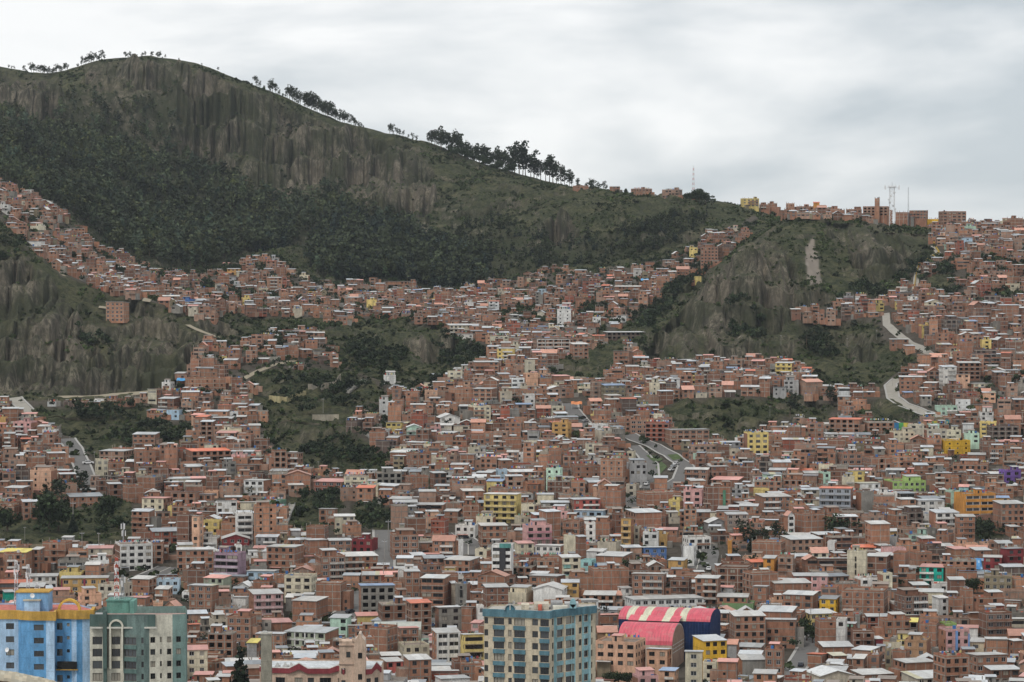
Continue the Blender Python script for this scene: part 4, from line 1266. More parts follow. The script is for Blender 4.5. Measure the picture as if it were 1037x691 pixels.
def roof_geo(mb, wb, w, d, Ht, roof, r, wc):
    """sheet roofs go to mb; parapets, slabs and gable walls to wb"""
    rc = jitter(RC[roof], .12); w2, d2 = w / 2, d / 2
    if roof in 'FN':
        ph = .62 if roof == 'F' else .18; t = .16; top = Ht + ph
        for x0, x1, y0, y1 in ((-w2, w2, -d2, -d2 + t), (-w2, w2, d2 - t, d2), (-w2, -w2 + t, -d2 + t, d2 - t), (w2 - t, w2, -d2 + t, d2 - t)):
            wb.box(x0, x1, y0, y1, Ht, top, wc if roof == 'F' else CONC, 0, '-z')
        wb.quad([(-w2 + t, -d2 + t, Ht + .02), (w2 - t, -d2 + t, Ht + .02), (w2 - t, d2 - t, Ht + .02), (-w2 + t, d2 - t, Ht + .02)], rc)
        if roof == 'N' or r.random() < .5:
            n = max(1, round(w / 3.6))
            for i in range(n + 1):
                for y in (-d2 + .16, d2 - .16):
                    if r.random() < .75: x = -w2 + .15 + (w - .3) * i / n; wb.box(x - .13, x + .13, y - .13, y + .13, top - .05, top + r.uniform(.5, 1.5), CONC, 0, '-z')
        if r.random() < .55 and w > 5:   # stairhead room with its own sheet
            q = r.uniform(2.6, 3.4) if r.random() < .5 else min(w, d) * r.uniform(.5, .8); a = r.uniform(-w2 + .2, max(-w2 + .25, w2 - q - .2)); b0 = r.uniform(-d2 + .3, max(-d2 + .35, d2 - q - .2)); hh = r.uniform(2., 2.6)
            wb.box(a, a + q, b0, b0 + q, Ht + .02, Ht + hh, jitter(wc, .1), 0, '-z'); wb.quad([(a + .9, b0 - .02, Ht + .1), (a + 1.7, b0 - .02, Ht + .1), (a + 1.7, b0 - .02, Ht + 1.9), (a + .9, b0 - .02, Ht + 1.9)], (.03, .03, .03))
            c2 = jitter(RC[r.choice('TTLLFFDFS')], .1); z = Ht + hh
            mb.quad([(a - .3, b0 - .3, z + .02), (a + q + .3, b0 - .3, z + .02), (a + q + .3, b0 + q + .3, z + .32), (a - .3, b0 + q + .3, z + .32)], c2)
            mb.quad([(a - .3, b0 - .3, z - .06), (a + q + .3, b0 - .3, z - .06), (a + q + .3, b0 - .3, z + .02), (a - .3, b0 - .3, z + .02)], c2)
        if r.random() < .3: x = r.uniform(-w2 + 1, w2 - 1.4); y = r.uniform(-d2 + .8, d2 - 1.); c3 = r.choice([(.03, .03, .035), (.05, .16, .4), (.6, .6, .58)]); wb.box(x, x + 1., y, y + 1., Ht + .3, Ht + 1.5, c3, 0, '-z')
        if r.random() < .22:   # washing on a line
            x = -w2 + .6; y = r.uniform(-d2 + .5, d2 - .5)
            while x < w2 - 1: q = r.uniform(.4, .9); c3 = r.choice([(.6, .6, .6), (.1, .2, .5), (.5, .08, .08), (.6, .5, .2), (.05, .05, .06), (.5, .5, .6), (.2, .4, .3)]); wb.quad([(x, y, Ht + .9), (x + q, y, Ht + .9), (x + q, y, Ht + 1.75), (x, y, Ht + 1.7)], c3); x += q + r.uniform(.05, .8)
        for _ in range(r.choice([0, 1, 2, 3, 5])):
            x = r.uniform(-w2 + .5, w2 - 1.6); y = r.uniform(-d2 + .5, d2 - 1.4); c3 = r.choice([(.5, .5, .5), (.3, .18, .13), (.12, .12, .12), (.45, .4, .3), (.1, .2, .4), (.5, .12, .08)])
            wb.box(x, x + r.uniform(.4, 1.5), y, y + r.uniform(.4, 1.), Ht + .03, Ht + r.uniform(.4, 1.), c3, 0, '-z')
    elif roof in 'TRSDBYCL':
        rise = r.uniform(.15, .75); z0, z1 = Ht + .06, Ht + .06 + rise; flip = r.random() < .3; f = (lambda y: z1 if y < 0 else z0) if flip else (lambda y: z0 if y < 0 else z1)
        o = .32; xa, xb, ya, yb = -w2 - o, w2 + o, -d2 - o, d2 + o
        # the sheet in strips of slightly different age
        n = max(2, int(w / 2.2)); cuts = [xa + (xb - xa) * i / n for i in range(n + 1)]
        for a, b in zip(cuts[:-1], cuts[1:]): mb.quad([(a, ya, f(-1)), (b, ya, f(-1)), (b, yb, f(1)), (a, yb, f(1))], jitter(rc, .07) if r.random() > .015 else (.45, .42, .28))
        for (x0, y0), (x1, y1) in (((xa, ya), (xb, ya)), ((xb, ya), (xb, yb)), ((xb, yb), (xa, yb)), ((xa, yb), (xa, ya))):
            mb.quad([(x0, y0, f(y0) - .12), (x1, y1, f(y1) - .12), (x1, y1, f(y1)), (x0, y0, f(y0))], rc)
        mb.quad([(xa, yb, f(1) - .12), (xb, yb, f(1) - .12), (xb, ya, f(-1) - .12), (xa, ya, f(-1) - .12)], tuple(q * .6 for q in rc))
        zf, zb = f(-1) - .12, f(1) - .12
        wb.quad([(w2, -d2, Ht), (w2, d2, Ht), (w2, d2, zb), (w2, -d2, zf)], wc); wb.quad([(-w2, d2, Ht), (-w2, -d2, Ht), (-w2, -d2, zf), (-w2, d2, zb)], wc)
        wb.quad([(-w2, -d2, Ht), (w2, -d2, Ht), (w2, -d2, zf), (-w2, -d2, zf)], wc); wb.quad([(w2, d2, Ht), (-w2, d2, Ht), (-w2, d2, zb), (w2, d2, zb)], wc)
    else:
        rise = r.uniform(1.3, 2.1); o = .4; zr = Ht + .05 + rise; ze = Ht + .05
        if r.random() < .5 or roof == 'G':   # ridge runs to the back: gable faces the front
            for sx in (-1, 1):
                mb.quad([(0, -d2 - o, zr), (sx * (w2 + o), -d2 - o, ze - .2), (sx * (w2 + o), d2 + o, ze - .2), (0, d2 + o, zr)], rc)
                mb.quad([(0, -d2 - o, zr - .12), (sx * (w2 + o), -d2 - o, ze - .32), (sx * (w2 + o), -d2 - o, ze - .2), (0, -d2 - o, zr)], rc)
            for y in (-d2, d2): wb.quad([(-w2, y, Ht), (w2, y, Ht), (0, y, zr - .1)], wc)
        else:
            for sy in (-1, 1):
                mb.quad([(-w2 - o, 0, zr), (-w2 - o, sy * (d2 + o), ze - .2), (w2 + o, sy * (d2 + o), ze - .2), (w2 + o, 0, zr)], rc)
                mb.quad([(-w2 - o, sy * (d2 + o), ze - .32), (w2 + o, sy * (d2 + o), ze - .32), (w2 + o, sy * (d2 + o), ze - .2), (-w2 - o, sy * (d2 + o), ze - .2)], rc)
            for x in (-w2, w2): wb.quad([(x, -d2, Ht), (x, d2, Ht), (x, 0, zr - .1)], wc)
STRIPES = {'pink and blue house': [(.40, .50, (.18, .32, .60), 0, 1), (.94, 1.0, (.18, .32, .60), 0, .9)], 'white tower with dark stripe': [(.40, .72, (.05, .05, .055), 0, .97), (.40, 1.0, (.10, .28, .26), .97, 1.08)], 'brick block with green stripe': [(.35, .60, (.10, .24, .15), 0, .9)],
 'tall cream slab house': [(.42, .50, (.04, .035, .03), .12, .28), (.42, .50, (.04, .035, .03), .34, .48), (.42, .50, (.04, .035, .03), .54, .68), (.42, .50, (.04, .035, .03), .74, .88)], 'brick house with stair slit': [(.42, .58, (.04, .03, .03), 0, 1)], 'cream and mint house': [(.08, .45, (.30, .55, .50), .15, .35), (.08, .45, (.30, .55, .50), .6, .8), (.62, .92, (.30, .55, .50), .2, .4)],
 'ochre apartment house': [(.0, .03, (.25, .05, .08), 0, 1), (.48, .52, (.25, .05, .08), 0, 1), (.97, 1., (.25, .05, .08), 0, 1)], 'concrete arch building': [(.40, .62, (.03, .03, .03), .55, .8)], 'white building with recessed windows': [(.0, .08, (.62, .62, .60), 0, 1), (.46, .54, (.62, .62, .60), 0, 1), (.92, 1., (.62, .62, .60), 0, 1)],
 'green and white modern house': [(0, 1, (.68, .68, .65), .28, .36), (0, 1, (.68, .68, .65), .63, .70), (.24, .27, (.68, .68, .65), 0, 1), (.49, .52, (.68, .68, .65), 0, 1), (.73, .76, (.68, .68, .65), 0, 1)], 'long orange building': [(0, 1, (.28, .06, .04), -.02, .12)], 'pale four-storey school': [(0, .02, (.6, .58, .54), 0, 1), (.24, .26, (.6, .58, .54), 0, 1), (.49, .51, (.6, .58, .54), 0, 1), (.74, .76, (.6, .58, .54), 0, 1), (.98, 1, (.6, .58, .54), 0, 1), (0, 1, (.6, .58, .54), .22, .29), (0, 1, (.6, .58, .54), .47, .54), (0, 1, (.6, .58, .54), .72, .79), (0, 1, (.6, .58, .54), .95, 1)]}
BALC = {'large grey balconied building': (.36, .38, .42), 'yellow balconied building': (.62, .50, .20), 'ochre balconied house': (.62, .42, .20), 'pink and white banded building': (.45, .20, .24), 'white banded building': (.66, .66, .64), 'yellow apartment block': (.66, .52, .22), 'lilac banded block': (.45, .36, .42), 'dark brick block with glazed rows': (.24, .13, .09), 'brick row with orange roof': (.30, .15, .10), 'yellow four-storey block': (.62, .48, .16), 'white terraced villa': (.68, .68, .66), 'pink banded apartment house': (.62, .44, .44)}
def sides(h):
    w, d = h['w'], h['dp']
    S = [((-w / 2, -d / 2), (1, 0), (0, 1), w, True)]
    S.append(((w / 2, -d / 2), (0, 1), (-1, 0), d, h['rot'] < 0)); S.append(((-w / 2, d / 2), (0, -1), (1, 0), d, h['rot'] >= 0)); S.append(((w / 2, d / 2), (-1, 0), (0, -1), w, False))
    return S
def one_house(h, wb, mb, root, r, far=False):
    st, fh, wc = h['st'], h['fh'], h['c']; Ht = st * fh; brick = h['col'] in BR; z0 = -h['fnd']
    sidewin = r.random() < .35; band = CONC if brick else tuple(q * .82 for q in wc)
    if brick: band = jitter(CONC, .15)
    for idx, (o, ex, inn, W, seen) in enumerate(sides(h)):
        col = wc
        if idx and not brick and r.random() < .45: col = jitter(PAL['b'], .1)     # only the street front is rendered
        if idx in (1, 2) and h['col'] == 'cr' and h['name'] and 'green' in h['name']: col = wc
        win = h['win'] if idx == 0 else ('g' if sidewin else 'n'); ops = []; vs_ = r.uniform(.75, 1.15)
        if seen and win != 'n':
            cs = win_cols(W, win, r); skip = r.random() < .35 and not (h['name'] and idx == 0)
            for k in range(st):
                za = k * fh + (.85 if win != 'b' else .9); zb = k * fh + fh - .45 - (.25 if win == 's' else 0)
                if win == 'd': za = k * fh + .6
                for c in cs:
                    if (skip or far) and r.random() < .3: continue
                    if far: m_ = (c[0] + c[1]) / 2; q_ = (c[1] - c[0]) / 2 * vs_ * r.uniform(.8, 1.15); c = (m_ - q_, m_ + q_)
                    ops.append((c[0], c[1], za, zb))
        elif seen and brick and r.random() < .6:
            for _ in range(r.choice([1, 1, 2, 3])):
                k = r.randrange(st); s = r.uniform(.8, W - 1.8); q = (s, s + r.uniform(.6, 1.), k * fh + 1.1, k * fh + 2.)
                if not any(abs(q[0] - p[0]) < 1.4 and abs(q[2] - p[2]) < 1 for p in ops): ops.append(q)
        if far or not seen:
            P = lambda s, z, k=0.: (o[0] + ex[0] * s - inn[0] * k, o[1] + ex[1] * s - inn[1] * k, z)
            wb.quad([P(0, z0), P(W, z0), P(W, Ht), P(0, Ht)], col)
            if seen:
                for a, b, c, d in ops:
                    e = r.random()
                    wb.quad([P(a, c, .04), P(b, c, .04), P(b, d, .04), P(a, d, .04)], (.028, .027, .027) if e < .62 else ((.12, .12, .125) if e < .86 else (.3, .29, .26)), 0)
        else:
            hollow = win == 'd' or (brick and r.random() < .12)
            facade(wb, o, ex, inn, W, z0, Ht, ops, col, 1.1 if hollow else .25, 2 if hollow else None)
            if not hollow:
                style = 'light' if (not brick and r.random() < .35) or (brick and r.random() < .4) else 'dark'
                for p in ops: add_window(root, o, ex, inn, *p, style)
        if seen and (brick or r.random() < .5): bands(wb, o, ex, inn, W, z0, st, fh, band, cols=brick and not (win == 'b'), wc=[p[:2] for p in ops])
        if idx == 0 and h['name'] in STRIPES:
            for a, b, c4, z_a, z_b in STRIPES[h['name']]: wb.box(o[0] + a * W, o[0] + b * W, o[1] - (.16 if 'modern' in h['name'] else .30), o[1] - .04, z_a * Ht, z_b * Ht + .02, c4)
        if idx == 0 and h['name'] in BALC:
            bc = BALC[h['name']]
            for k in range(0, st):
                z = k * fh; wb.box(o[0] + .1, o[0] + W - .1, o[1] - .95, o[1] - .04, z - .16, z, CONC); wb.box(o[0] + .1, o[0] + W - .1, o[1] - .95, o[1] - .86, z, z + .8, bc, 0, '-z')
        elif seen and idx == 0 and win in 'gwb' and st > 1 and r.random() < (.35 if not h['name'] else .2) and W > 5:
            s0 = r.choice([0., W * .35]); s1 = s0 + W * .6; bc = r.choice([wc, (.5, .48, .44), jitter(PAL['wh']), jitter(PAL['b'])])
            for k in range(1, st):
                z = k * fh; wb.box(o[0] + s0, o[0] + s1, o[1] - .85, o[1] - .04, z - .14, z, CONC); wb.box(o[0] + s0, o[0] + s1, o[1] - .85, o[1] - .77, z, z + .75, bc, 0, '-z')
    roof_geo(mb, wb, h['w'], h['dp'], Ht, h['roof'], r, wc)
    if not h['name'] and r.random() < .4:   # a later, lower addition built against one side
        s_ = r.choice([-1, 1]); e0 = s_ * (h['w'] / 2 + .02); e1 = e0 + s_ * r.uniform(1.6, 3.6); hh = max(1, st - r.choice([1, 1, 2])) * fh + r.uniform(-.5, .3); y0, y1 = -h['dp'] / 2 + r.uniform(.3, 2), h['dp'] / 2 - r.uniform(0, 2.5); c3 = jitter(PAL[r.choice(['b', 'b', 'bs', 'bo', 'bd', 'cn'])], .1)
        a_, b_ = min(e0, e1), max(e0, e1); wb.box(a_, b_, y0, y1, z0, hh, c3, 0, '-z+z'); wb.quad([(a_, y0, hh - .25), (b_, y0, hh - .25), (b_, y1, hh - .2), (a_, y1, hh - .2)], (.22, .18, .15))
        for k in range(int(hh / fh)):
            if r.random() < .7: xm_ = (a_ + b_) / 2; wb.quad([(xm_ - .5, y0 - .03, k * fh + .9), (xm_ + .5, y0 - .03, k * fh + .9), (xm_ + .5, y0 - .03, k * fh + 2.1), (xm_ - .5, y0 - .03, k * fh + 2.1)], (.03, .03, .03))
    if h['roof'] not in 'FN': wb.quad([(-h['w'] / 2, -h['dp'] / 2, Ht), (h['w'] / 2, -h['dp'] / 2, Ht), (h['w'] / 2, h['dp'] / 2, Ht), (-h['w'] / 2, h['dp'] / 2, Ht)], CONC)

# ------------------------------------------------------------------ labels
for k, q in vis_v.items(): H[k]['cu'] = q[0] / q[2]; H[k]['cv'] = q[1] / q[2]
LM = [k for k in IND if H[k]['name']]
EXTRA_LM = [('blue tower', 40, 650), ('green and cream tower', 140, 655), ('teal and beige tower', 548, 650), ('concrete tower', 269, 665), ('pink building with maroon band', 320, 690), ('pink barrel-roofed arena', 672, 636)]
lm = [(H[k]['name'], H[k]['cu'], H[k]['cv'], k) for k in LM] + [(n, a, b, -1) for n, a, b in EXTRA_LM]
used = set()
def count_words(s): return len(s.replace(',', ' ').split())
def look(h, rich=0):
    s = SW[h['st']] + ' ' + CNAME[h['col']] + ' house'
    if rich == 0: s += ' with ' + RNAME[h['roof']]
    if rich == 2: s += {'n': ' with blank walls', 'd': ' with unglazed openings', 'w': ' with wide windows', 'b': ' with window bands', 's': ' with small windows'}.get(h['win'], ' with regular windows')
    return s
def rel(du, dv):
    if abs(du) > 1.6 * abs(dv): return 'just right of' if du > 0 else 'just left of'
    if abs(dv) > 1.6 * abs(du): return 'just below' if dv > 0 else 'just above'
    return ('below and ' if dv > 0 else 'above and ') + ('right of' if du > 0 else 'left of')
for k in IND:
    h = H[k]
    if h['name']:
        e = {'n': 'with largely blank walls', 'd': 'with unglazed dark openings', 'w': 'with wide windows', 'b': 'with long window bands', 's': 'with few small windows'}.get(h['win'], 'with rows of windows')
        s = h['name'] + (', ' + SW[h['st']] if 'storey' not in h['name'] else '') + ', ' + e
        if 'roof' not in h['name']: s += ' and ' + RNAME[h['roof']].replace('column stubs on its roof', 'a bare roof slab')
        if count_words(s) > 16: s = h['name'] + (', ' + SW[h['st']] if 'storey' not in h['name'] else '') + ', ' + e
        h['label'] = s; used.add(s); continue
    near = sorted(lm, key=lambda q: (q[1] - h['cu']) ** 2 + (1.5 * (q[2] - h['cv'])) ** 2)[:6]; done = False
    for rich in (0, 2, 1):
        for nme, a, b, _ in near[:4] if rich else near[:3]:
            s = look(h, rich) + ' ' + rel(h['cu'] - a, h['cv'] - b) + ' the ' + nme
            if count_words(s) <= 16 and s not in used: done = True; break
        if done: break
    h['label'] = s; used.add(s)

# ------------------------------------------------------------------ build the houses
HM = [M['masonry'], M['sheet'], M['hollow']]
def kind_name(h):
    if h['st'] >= 5: return 'apartment_block'
    return 'brick_house' if h['col'] in BR else ('concrete_house' if h['col'] in ('cn', 'gr', 'ol') else 'painted_house')
nwin = 0
for k in IND:
    h = H[k]; r = random.Random(k * 7 + 1)
    root = empty(kind_name(h), (h['x'], h['y'], h['z']), h['rot']); tag(root, h['label'], 'house', 'houses on the slopes of the city')
    wb, mb = MB(), MB(); one_house(h, wb, mb, root, r, far=cnt[k] < 14)
    wb.build('wall', HM, root)
    if r.random() < .45 and cnt[k] > 30:
        ab = MB(); a = -h['w'] / 2 + r.uniform(0, h['w'] * .4); q = r.uniform(2.5, 5); hh = r.uniform(1.8, 3.0); c = jitter(PAL[r.choice(['b', 'bo', 'cn', 'bs', 'ol', 'be'])], .1)
        ab.box(a, a + q, -h['dp'] / 2 - r.uniform(1.5, 3.2), -h['dp'] / 2 - .9, -h['fnd'] - 1, hh, c, 0, '-z'); rc_ = jitter(RC[r.choice('TTLSD')], .1); ab.box(a - .2, a + q + .2, -h['dp'] / 2 - 3.3, -h['dp'] / 2 - .88, hh + .01, hh + .12, rc_, 1); ab.build('annex', HM, root)
    if mb.f: mb.build('roof', [M['sheet'], M['sheet'], M['sheet']], root)
wb, mb = MB(), MB()
for k, h in enumerate(H):
    if k in INDS or (cnt[k] == 0 and 0 < h['x'] * F / h['y'] + CU < 1037 and random.random() < .0): continue
    r = random.Random(k * 7 + 1)
    wb.put((h['x'], h['y'], h['z']), h['rot']); mb.put((h['x'], h['y'], h['z']), h['rot'])
    one_house(h, wb, mb, None, r, far=True)
    if r.random() < .5:   # lean-to or yard wall beside it
        a = h['w'] / 2; c = jitter(PAL[r.choice(['b', 'bo', 'cn', 'bs', 'ol'])], .1); hh = r.uniform(1.6, 3.)
        wb.box(a + .05, a + r.uniform(1.5, 3.5), -h['dp'] / 2, r.uniform(-2, 2), -h['fnd'], hh, c, 0, '-z')
n0 = len(wb.v); wb.v += mb.v; wb.f += [tuple(q + n0 for q in f) for f in mb.f]; wb.c += mb.c; wb.m += [1] * len(mb.f)
tag(wb.build('distant_houses', HM), kind='stuff')
print('mass faces', len(wb.f), 'objects', len(bpy.data.objects))
SKX = 12.2
# ------------------------------------------------------------------ the tall towers and other special buildings
def X(u, d): return (u - CU) / F * d
def pane_child(win, root_frame=False): pass
WF = {}
def tower_window(root, o, ex, inn, s0, s1, za, zb, kind):
    """window frame (a part) with its pane (a sub-part)"""
    if not WF:
        mb = MB(); f = .05
        for x0, x1, z0, z1 in [(-.5, .5, 0, f), (-.5, .5, 1 - f, 1), (-.5, -.5 + f, f, 1 - f), (.5 - f, .5, f, 1 - f), (-.02, .02, f, 1 - f)]: mb.box(x0, x1, 0, .07, z0, z1)
        mb2 = MB()
        for x0, x1, z0, z1 in [(-.5, .5, 0, f), (-.5, .5, 1 - f, 1), (-.5, -.5 + f, f, 1 - f), (.5 - f, .5, f, 1 - f), (-.19, -.16, f, 1 - f), (.16, .19, f, 1 - f)]: mb2.box(x0, x1, 0, .07, z0, z1)
        WF['f'] = mb.mesh('window', [M['frame_dark']]); WF['f3'] = mb2.mesh('window', [M['frame_dark']])
        for k, m in (('pd', 'pane_dark'), ('pm', 'pane_mid'), ('pc', 'pane_curtain')):
            q = MB(); q.quad([(-.47, .05, .04), (.47, .05, .04), (.47, .05, .96), (-.47, .05, .96)]); WF[k] = q.mesh('pane', [M[m]])
    w = link('window', WF['f3' if s1 - s0 > 1.9 else 'f'], root); sm = (s0 + s1) / 2
    w.location = (o[0] + ex[0] * sm + inn[0] * .14, o[1] + ex[1] * sm + inn[1] * .14, za); w.rotation_euler = (0, 0, math.atan2(ex[1], ex[0])); w.scale = (s1 - s0, 1, zb - za)
    link('pane', WF[random.choices(['pd', 'pm', 'pc'], [5, 3, 2])[0]], w)
def tower(name, label, d0, vtop, strips, back, rows, pitch, wh, floors_z, cornice=None, roofcol=(.30, .28, .25), zbase=None, roofdrop=.35):
    """strips: (u0,y0,u1,y1,colour,(wa,wb) or None,spandrel colour or None, window height factor)"""
    zt = z_of(vtop, d0); xm = X((strips[0][0] + strips[-1][2]) / 2, d0); zb = float(zfun(xm, d0 + 6)) - 1 if zbase is None else zbase
    root = empty(name, (xm, d0, zb)); tag(root, label, 'building'); Ht = zt - zb
    wb = MB(); plan = []; sp = {}
    for (u0, y0, u1, y1, col, win, span, *ex_) in strips:
        p0 = (X(u0, d0 + y0) - xm, y0); p1 = (X(u1, d0 + y1) - xm, y1); L = math.hypot(p1[0] - p0[0], p1[1] - p0[1]); ex = ((p1[0] - p0[0]) / L, (p1[1] - p0[1]) / L); inn = (-ex[1], ex[0])
        plan.append(p0); hf = ex_[0] if ex_ else 1.
        ops = []
        if win:
            a, b = L * win[0], L * win[1]; z = floors_z
            while Ht - z > 3: 
                if z >= 0 and Ht - z - wh * hf > 0: ops.append((a, b, Ht - z - wh * hf, Ht - z))
                z += pitch
        facade(wb, p0, ex, inn, L, 0, Ht, ops, col, .3, None)
        for i, o in enumerate(ops):
            tower_window(root, p0, ex, inn, *o, 'x')
            if span:
                zt2 = o[2] - .08; zb2 = zt2 - (pitch - wh * hf) + .16
                P = lambda s, z_, k: (p0[0] + ex[0] * s - inn[0] * k, p0[1] + ex[1] * s - inn[1] * k, z_)
                for s0_, s1_, k in ((o[0] - .15, o[1] + .15, .22),):
                    q = MB(); A, B, C, D = P(s0_, zb2, k), P(s1_, zb2, k), P(s1_, zt2, k), P(s0_, zt2, k); q.quad([A, B, C, D], span)
                    q.quad([P(s0_, zb2, 0), A, D, P(s0_, zt2, 0)], span); q.quad([B, P(s1_, zb2, 0), P(s1_, zt2, 0), C], span); q.quad([D, C, P(s1_, zt2, 0), P(s0_, zt2, 0)], CONC); q.build('spandrel', HM, root)
        for k in range(int(Ht / pitch)):   # fine joint at each floor
            zz = Ht - floors_z - wh - .35 - k * pitch
            if zz > 1 and not span: wb.quad([(p0[0] - inn[0] * .02, p0[1] - inn[1] * .02, zz), (p1[0] - inn[0] * .02, p1[1] - inn[1] * .02, zz), (p1[0] - inn[0] * .02, p1[1] - inn[1] * .02, zz + .07), (p0[0] - inn[0] * .02, p0[1] - inn[1] * .02, zz + .07)], tuple(q * .8 for q in col)) if not ops else None
    plan.append(p1)
    pl = plan + [(b[0], b[1]) for b in back]
    for a, b in zip(pl[len(plan) - 1:], pl[len(plan):] + [pl[0]]): wb.quad([(a[0], a[1], 0), (b[0], b[1], 0), (b[0], b[1], Ht), (a[0], a[1], Ht)], strips[-1][4])
    wb.build('wall', HM, root)
    rb = MB(); rb.quad([(p[0], p[1], Ht - roofdrop) for p in pl], roofcol); rb.build('roof', [M['masonry']], root)
    if cornice:
        cc, ch, up, out, n0, n1 = cornice; cb = MB()
        def off(i):
            a = pl[i - 1]; b = pl[i]; c = pl[(i + 1) % len(pl)]
            n1_ = Vector((b[1] - a[1], a[0] - b[0])).normalized(); n2_ = Vector((c[1] - b[1], b[0] - c[0])).normalized(); n = (n1_ + n2_)
            n = n.normalized() * out / max(.35, math.cos(n1_.angle(n2_, 0) / 2)) if n.length > .1 else n1_ * out
            return (b[0] + n.x, b[1] + n.y)
        O = [off(i) for i in range(len(pl))]
        n = len(plan)
        for i in range(n0, (n1 or n) - 1):
            a, b = O[i], O[i + 1]; a2, b2 = pl[i], pl[i + 1]
            cb.quad([(a[0], a[1], Ht - ch), (b[0], b[1], Ht - ch), (b[0], b[1], Ht + up), (a[0], a[1], Ht + up)], cc)
            cb.quad([(a2[0], a2[1], Ht - ch), (b2[0], b2[1], Ht - ch), (b[0], b[1], Ht - ch), (a[0], a[1], Ht - ch)], cc)
            ia = (a2[0] * .97, a2[1] + .25); ib = (b2[0] * .97, b2[1] + .25)
            cb.quad([(a[0], a[1], Ht + up), (b[0], b[1], Ht + up), (ib[0], ib[1], Ht + up), (ia[0], ia[1], Ht + up)], cc); cb.quad([(ib[0], ib[1], Ht - .3), (ia[0], ia[1], Ht - .3), (ia[0], ia[1], Ht + up), (ib[0], ib[1], Ht + up)], cc)
        cb.build('cornice', HM, root)
    return root, Ht, xm, zb
def room(root, name, x0, x1, y0, y1, z0, z1, col, lid=None):
    mb = MB(); mb.box(x0, x1, y0, y1, z0, z1, col, 0, '-z')
    if lid: mb.box(x0 - .2, x1 + .2, y0 - .2, y1 + .2, z1, z1 + .25, lid)
    return mb.build(name, HM, root)
def arch(root, name, xc, y, z, R, t, dep, col, fill=None, half=True, n=14, mat=None, split=None):
    mb = MB()
    for i in range(n):
        a, b = math.pi * i / n, math.pi * (i + 1) / n
        p = [(xc + math.cos(q) * k, z + math.sin(q) * k) for q, k in ((a, R), (b, R), (b, R - t), (a, R - t))]
        mb.quad([(p[1][0], y, p[1][1]), (p[0][0], y, p[0][1]), (p[3][0], y, p[3][1]), (p[2][0], y, p[2][1])][::-1], col)
        mb.quad([(p[0][0], y, p[0][1]), (p[1][0], y, p[1][1]), (p[1][0], y + dep, p[1][1]), (p[0][0], y + dep, p[0][1])], col)
        mb.quad([(p[2][0], y, p[2][1]), (p[3][0], y, p[3][1]), (p[3][0], y + dep, p[3][1]), (p[2][0], y + dep, p[2][1])], col)
        mb.quad([(p[1][0], y + dep, p[1][1]), (p[0][0], y + dep, p[0][1]), (p[3][0], y + dep, p[3][1]), (p[2][0], y + dep, p[2][1])], col)
        if fill: mb.quad([(xc, y + dep * .5, z), (p[3][0], y + dep * .5, p[3][1]), (p[2][0], y + dep * .5, p[2][1])], fill)
    if split: mb.box(xc - .12, xc + .12, y + .02, y + dep - .02, z, z + R - t * .5, col)
    return mb.build(name, HM, root)
def lattice(root, name, x, y, z0, z1, w0, w1, n, cols):
    """square lattice mast, painted in bands"""
    mb = MB()
    for k in range(n):
        a, b = k / n, (k + 1) / n; za, zb = z0 + (z1 - z0) * a, z0 + (z1 - z0) * b; wa, wb_ = (w0 + (w1 - w0) * a) / 2, (w0 + (w1 - w0) * b) / 2; mi = k % len(cols)
        ca = [(x - wa, y - wa), (x + wa, y - wa), (x + wa, y + wa), (x - wa, y + wa)]; cb = [(x - wb_, y - wb_), (x + wb_, y - wb_), (x + wb_, y + wb_), (x - wb_, y + wb_)]
        rr = max(.05, (w0) * .035)
        for i in range(4):
            j = (i + 1) % 4
            mb.bar((*ca[i], za), (*cb[i], zb), rr, mi=mi); mb.bar((*ca[i], za), (*cb[j], zb), rr * .7, mi=mi); mb.bar((*cb[i], zb), (*cb[j], zb), rr * .7, mi=mi)
    return mb.build(name, [M[c] for c in cols], root)

LB = (.40, .56, .74); MBL = (.13, .33, .58); OC = (.50, .30, .07)
s_blue = [(-46, 2.5, 17, 2.5, LB, (.80, .93), None), (17, 2.5, 20, 1.2, MBL, None, None), (20, 1.2, 31, 0, MBL, None, None), (31, 0, 45, 0, MBL, (.12, .84), None, .95), (45, 0, 53.5, -.4, LB, None, None), (53.5, -.4, 54.5, 3.2, LB, None, None),
          (54.5, 3.2, 62, 3.2, MBL, (.2, .98), None, 1.15), (62, 3.2, 71, 2.6, MBL, (.45, .80), None, .55), (71, 2.6, 76, 2.0, LB, None, None), (76, 2.0, 82, 2.4, MBL, None, None), (82, 2.4, 92, 3.0, LB, None, None), (92, 3.0, 94, 9, LB, (.3, .8), None)]
root, Ht, xm, zb = tower('apartment_tower', 'tall blue tower with ochre cornice and red roof, a satellite dish on its penthouse', 655, 621, s_blue, [(8, 19), (-22, 19)], 8, 2.95, 1.35, 2.6, (OC, 1.65, .35, .35, 0, None), (.50, .17, .14))
x = lambda u, dd=0.: X(u, 655 + dd) - xm
room(root, 'penthouse', x(11), x(44), 5., 11., Ht - .3, Ht + 4.0, (.22, .42, .66), OC)
room(root, 'penthouse', x(20), x(36), 3.6, 4.95, Ht - .3, Ht + 2.3, (.36, .55, .74), (.5, .45, .35))
arch(root, 'roof_arch', x(64), 6.5, Ht - .2, 2.6, .5, 1.2, (.62, .40, .08))
mb = MB()
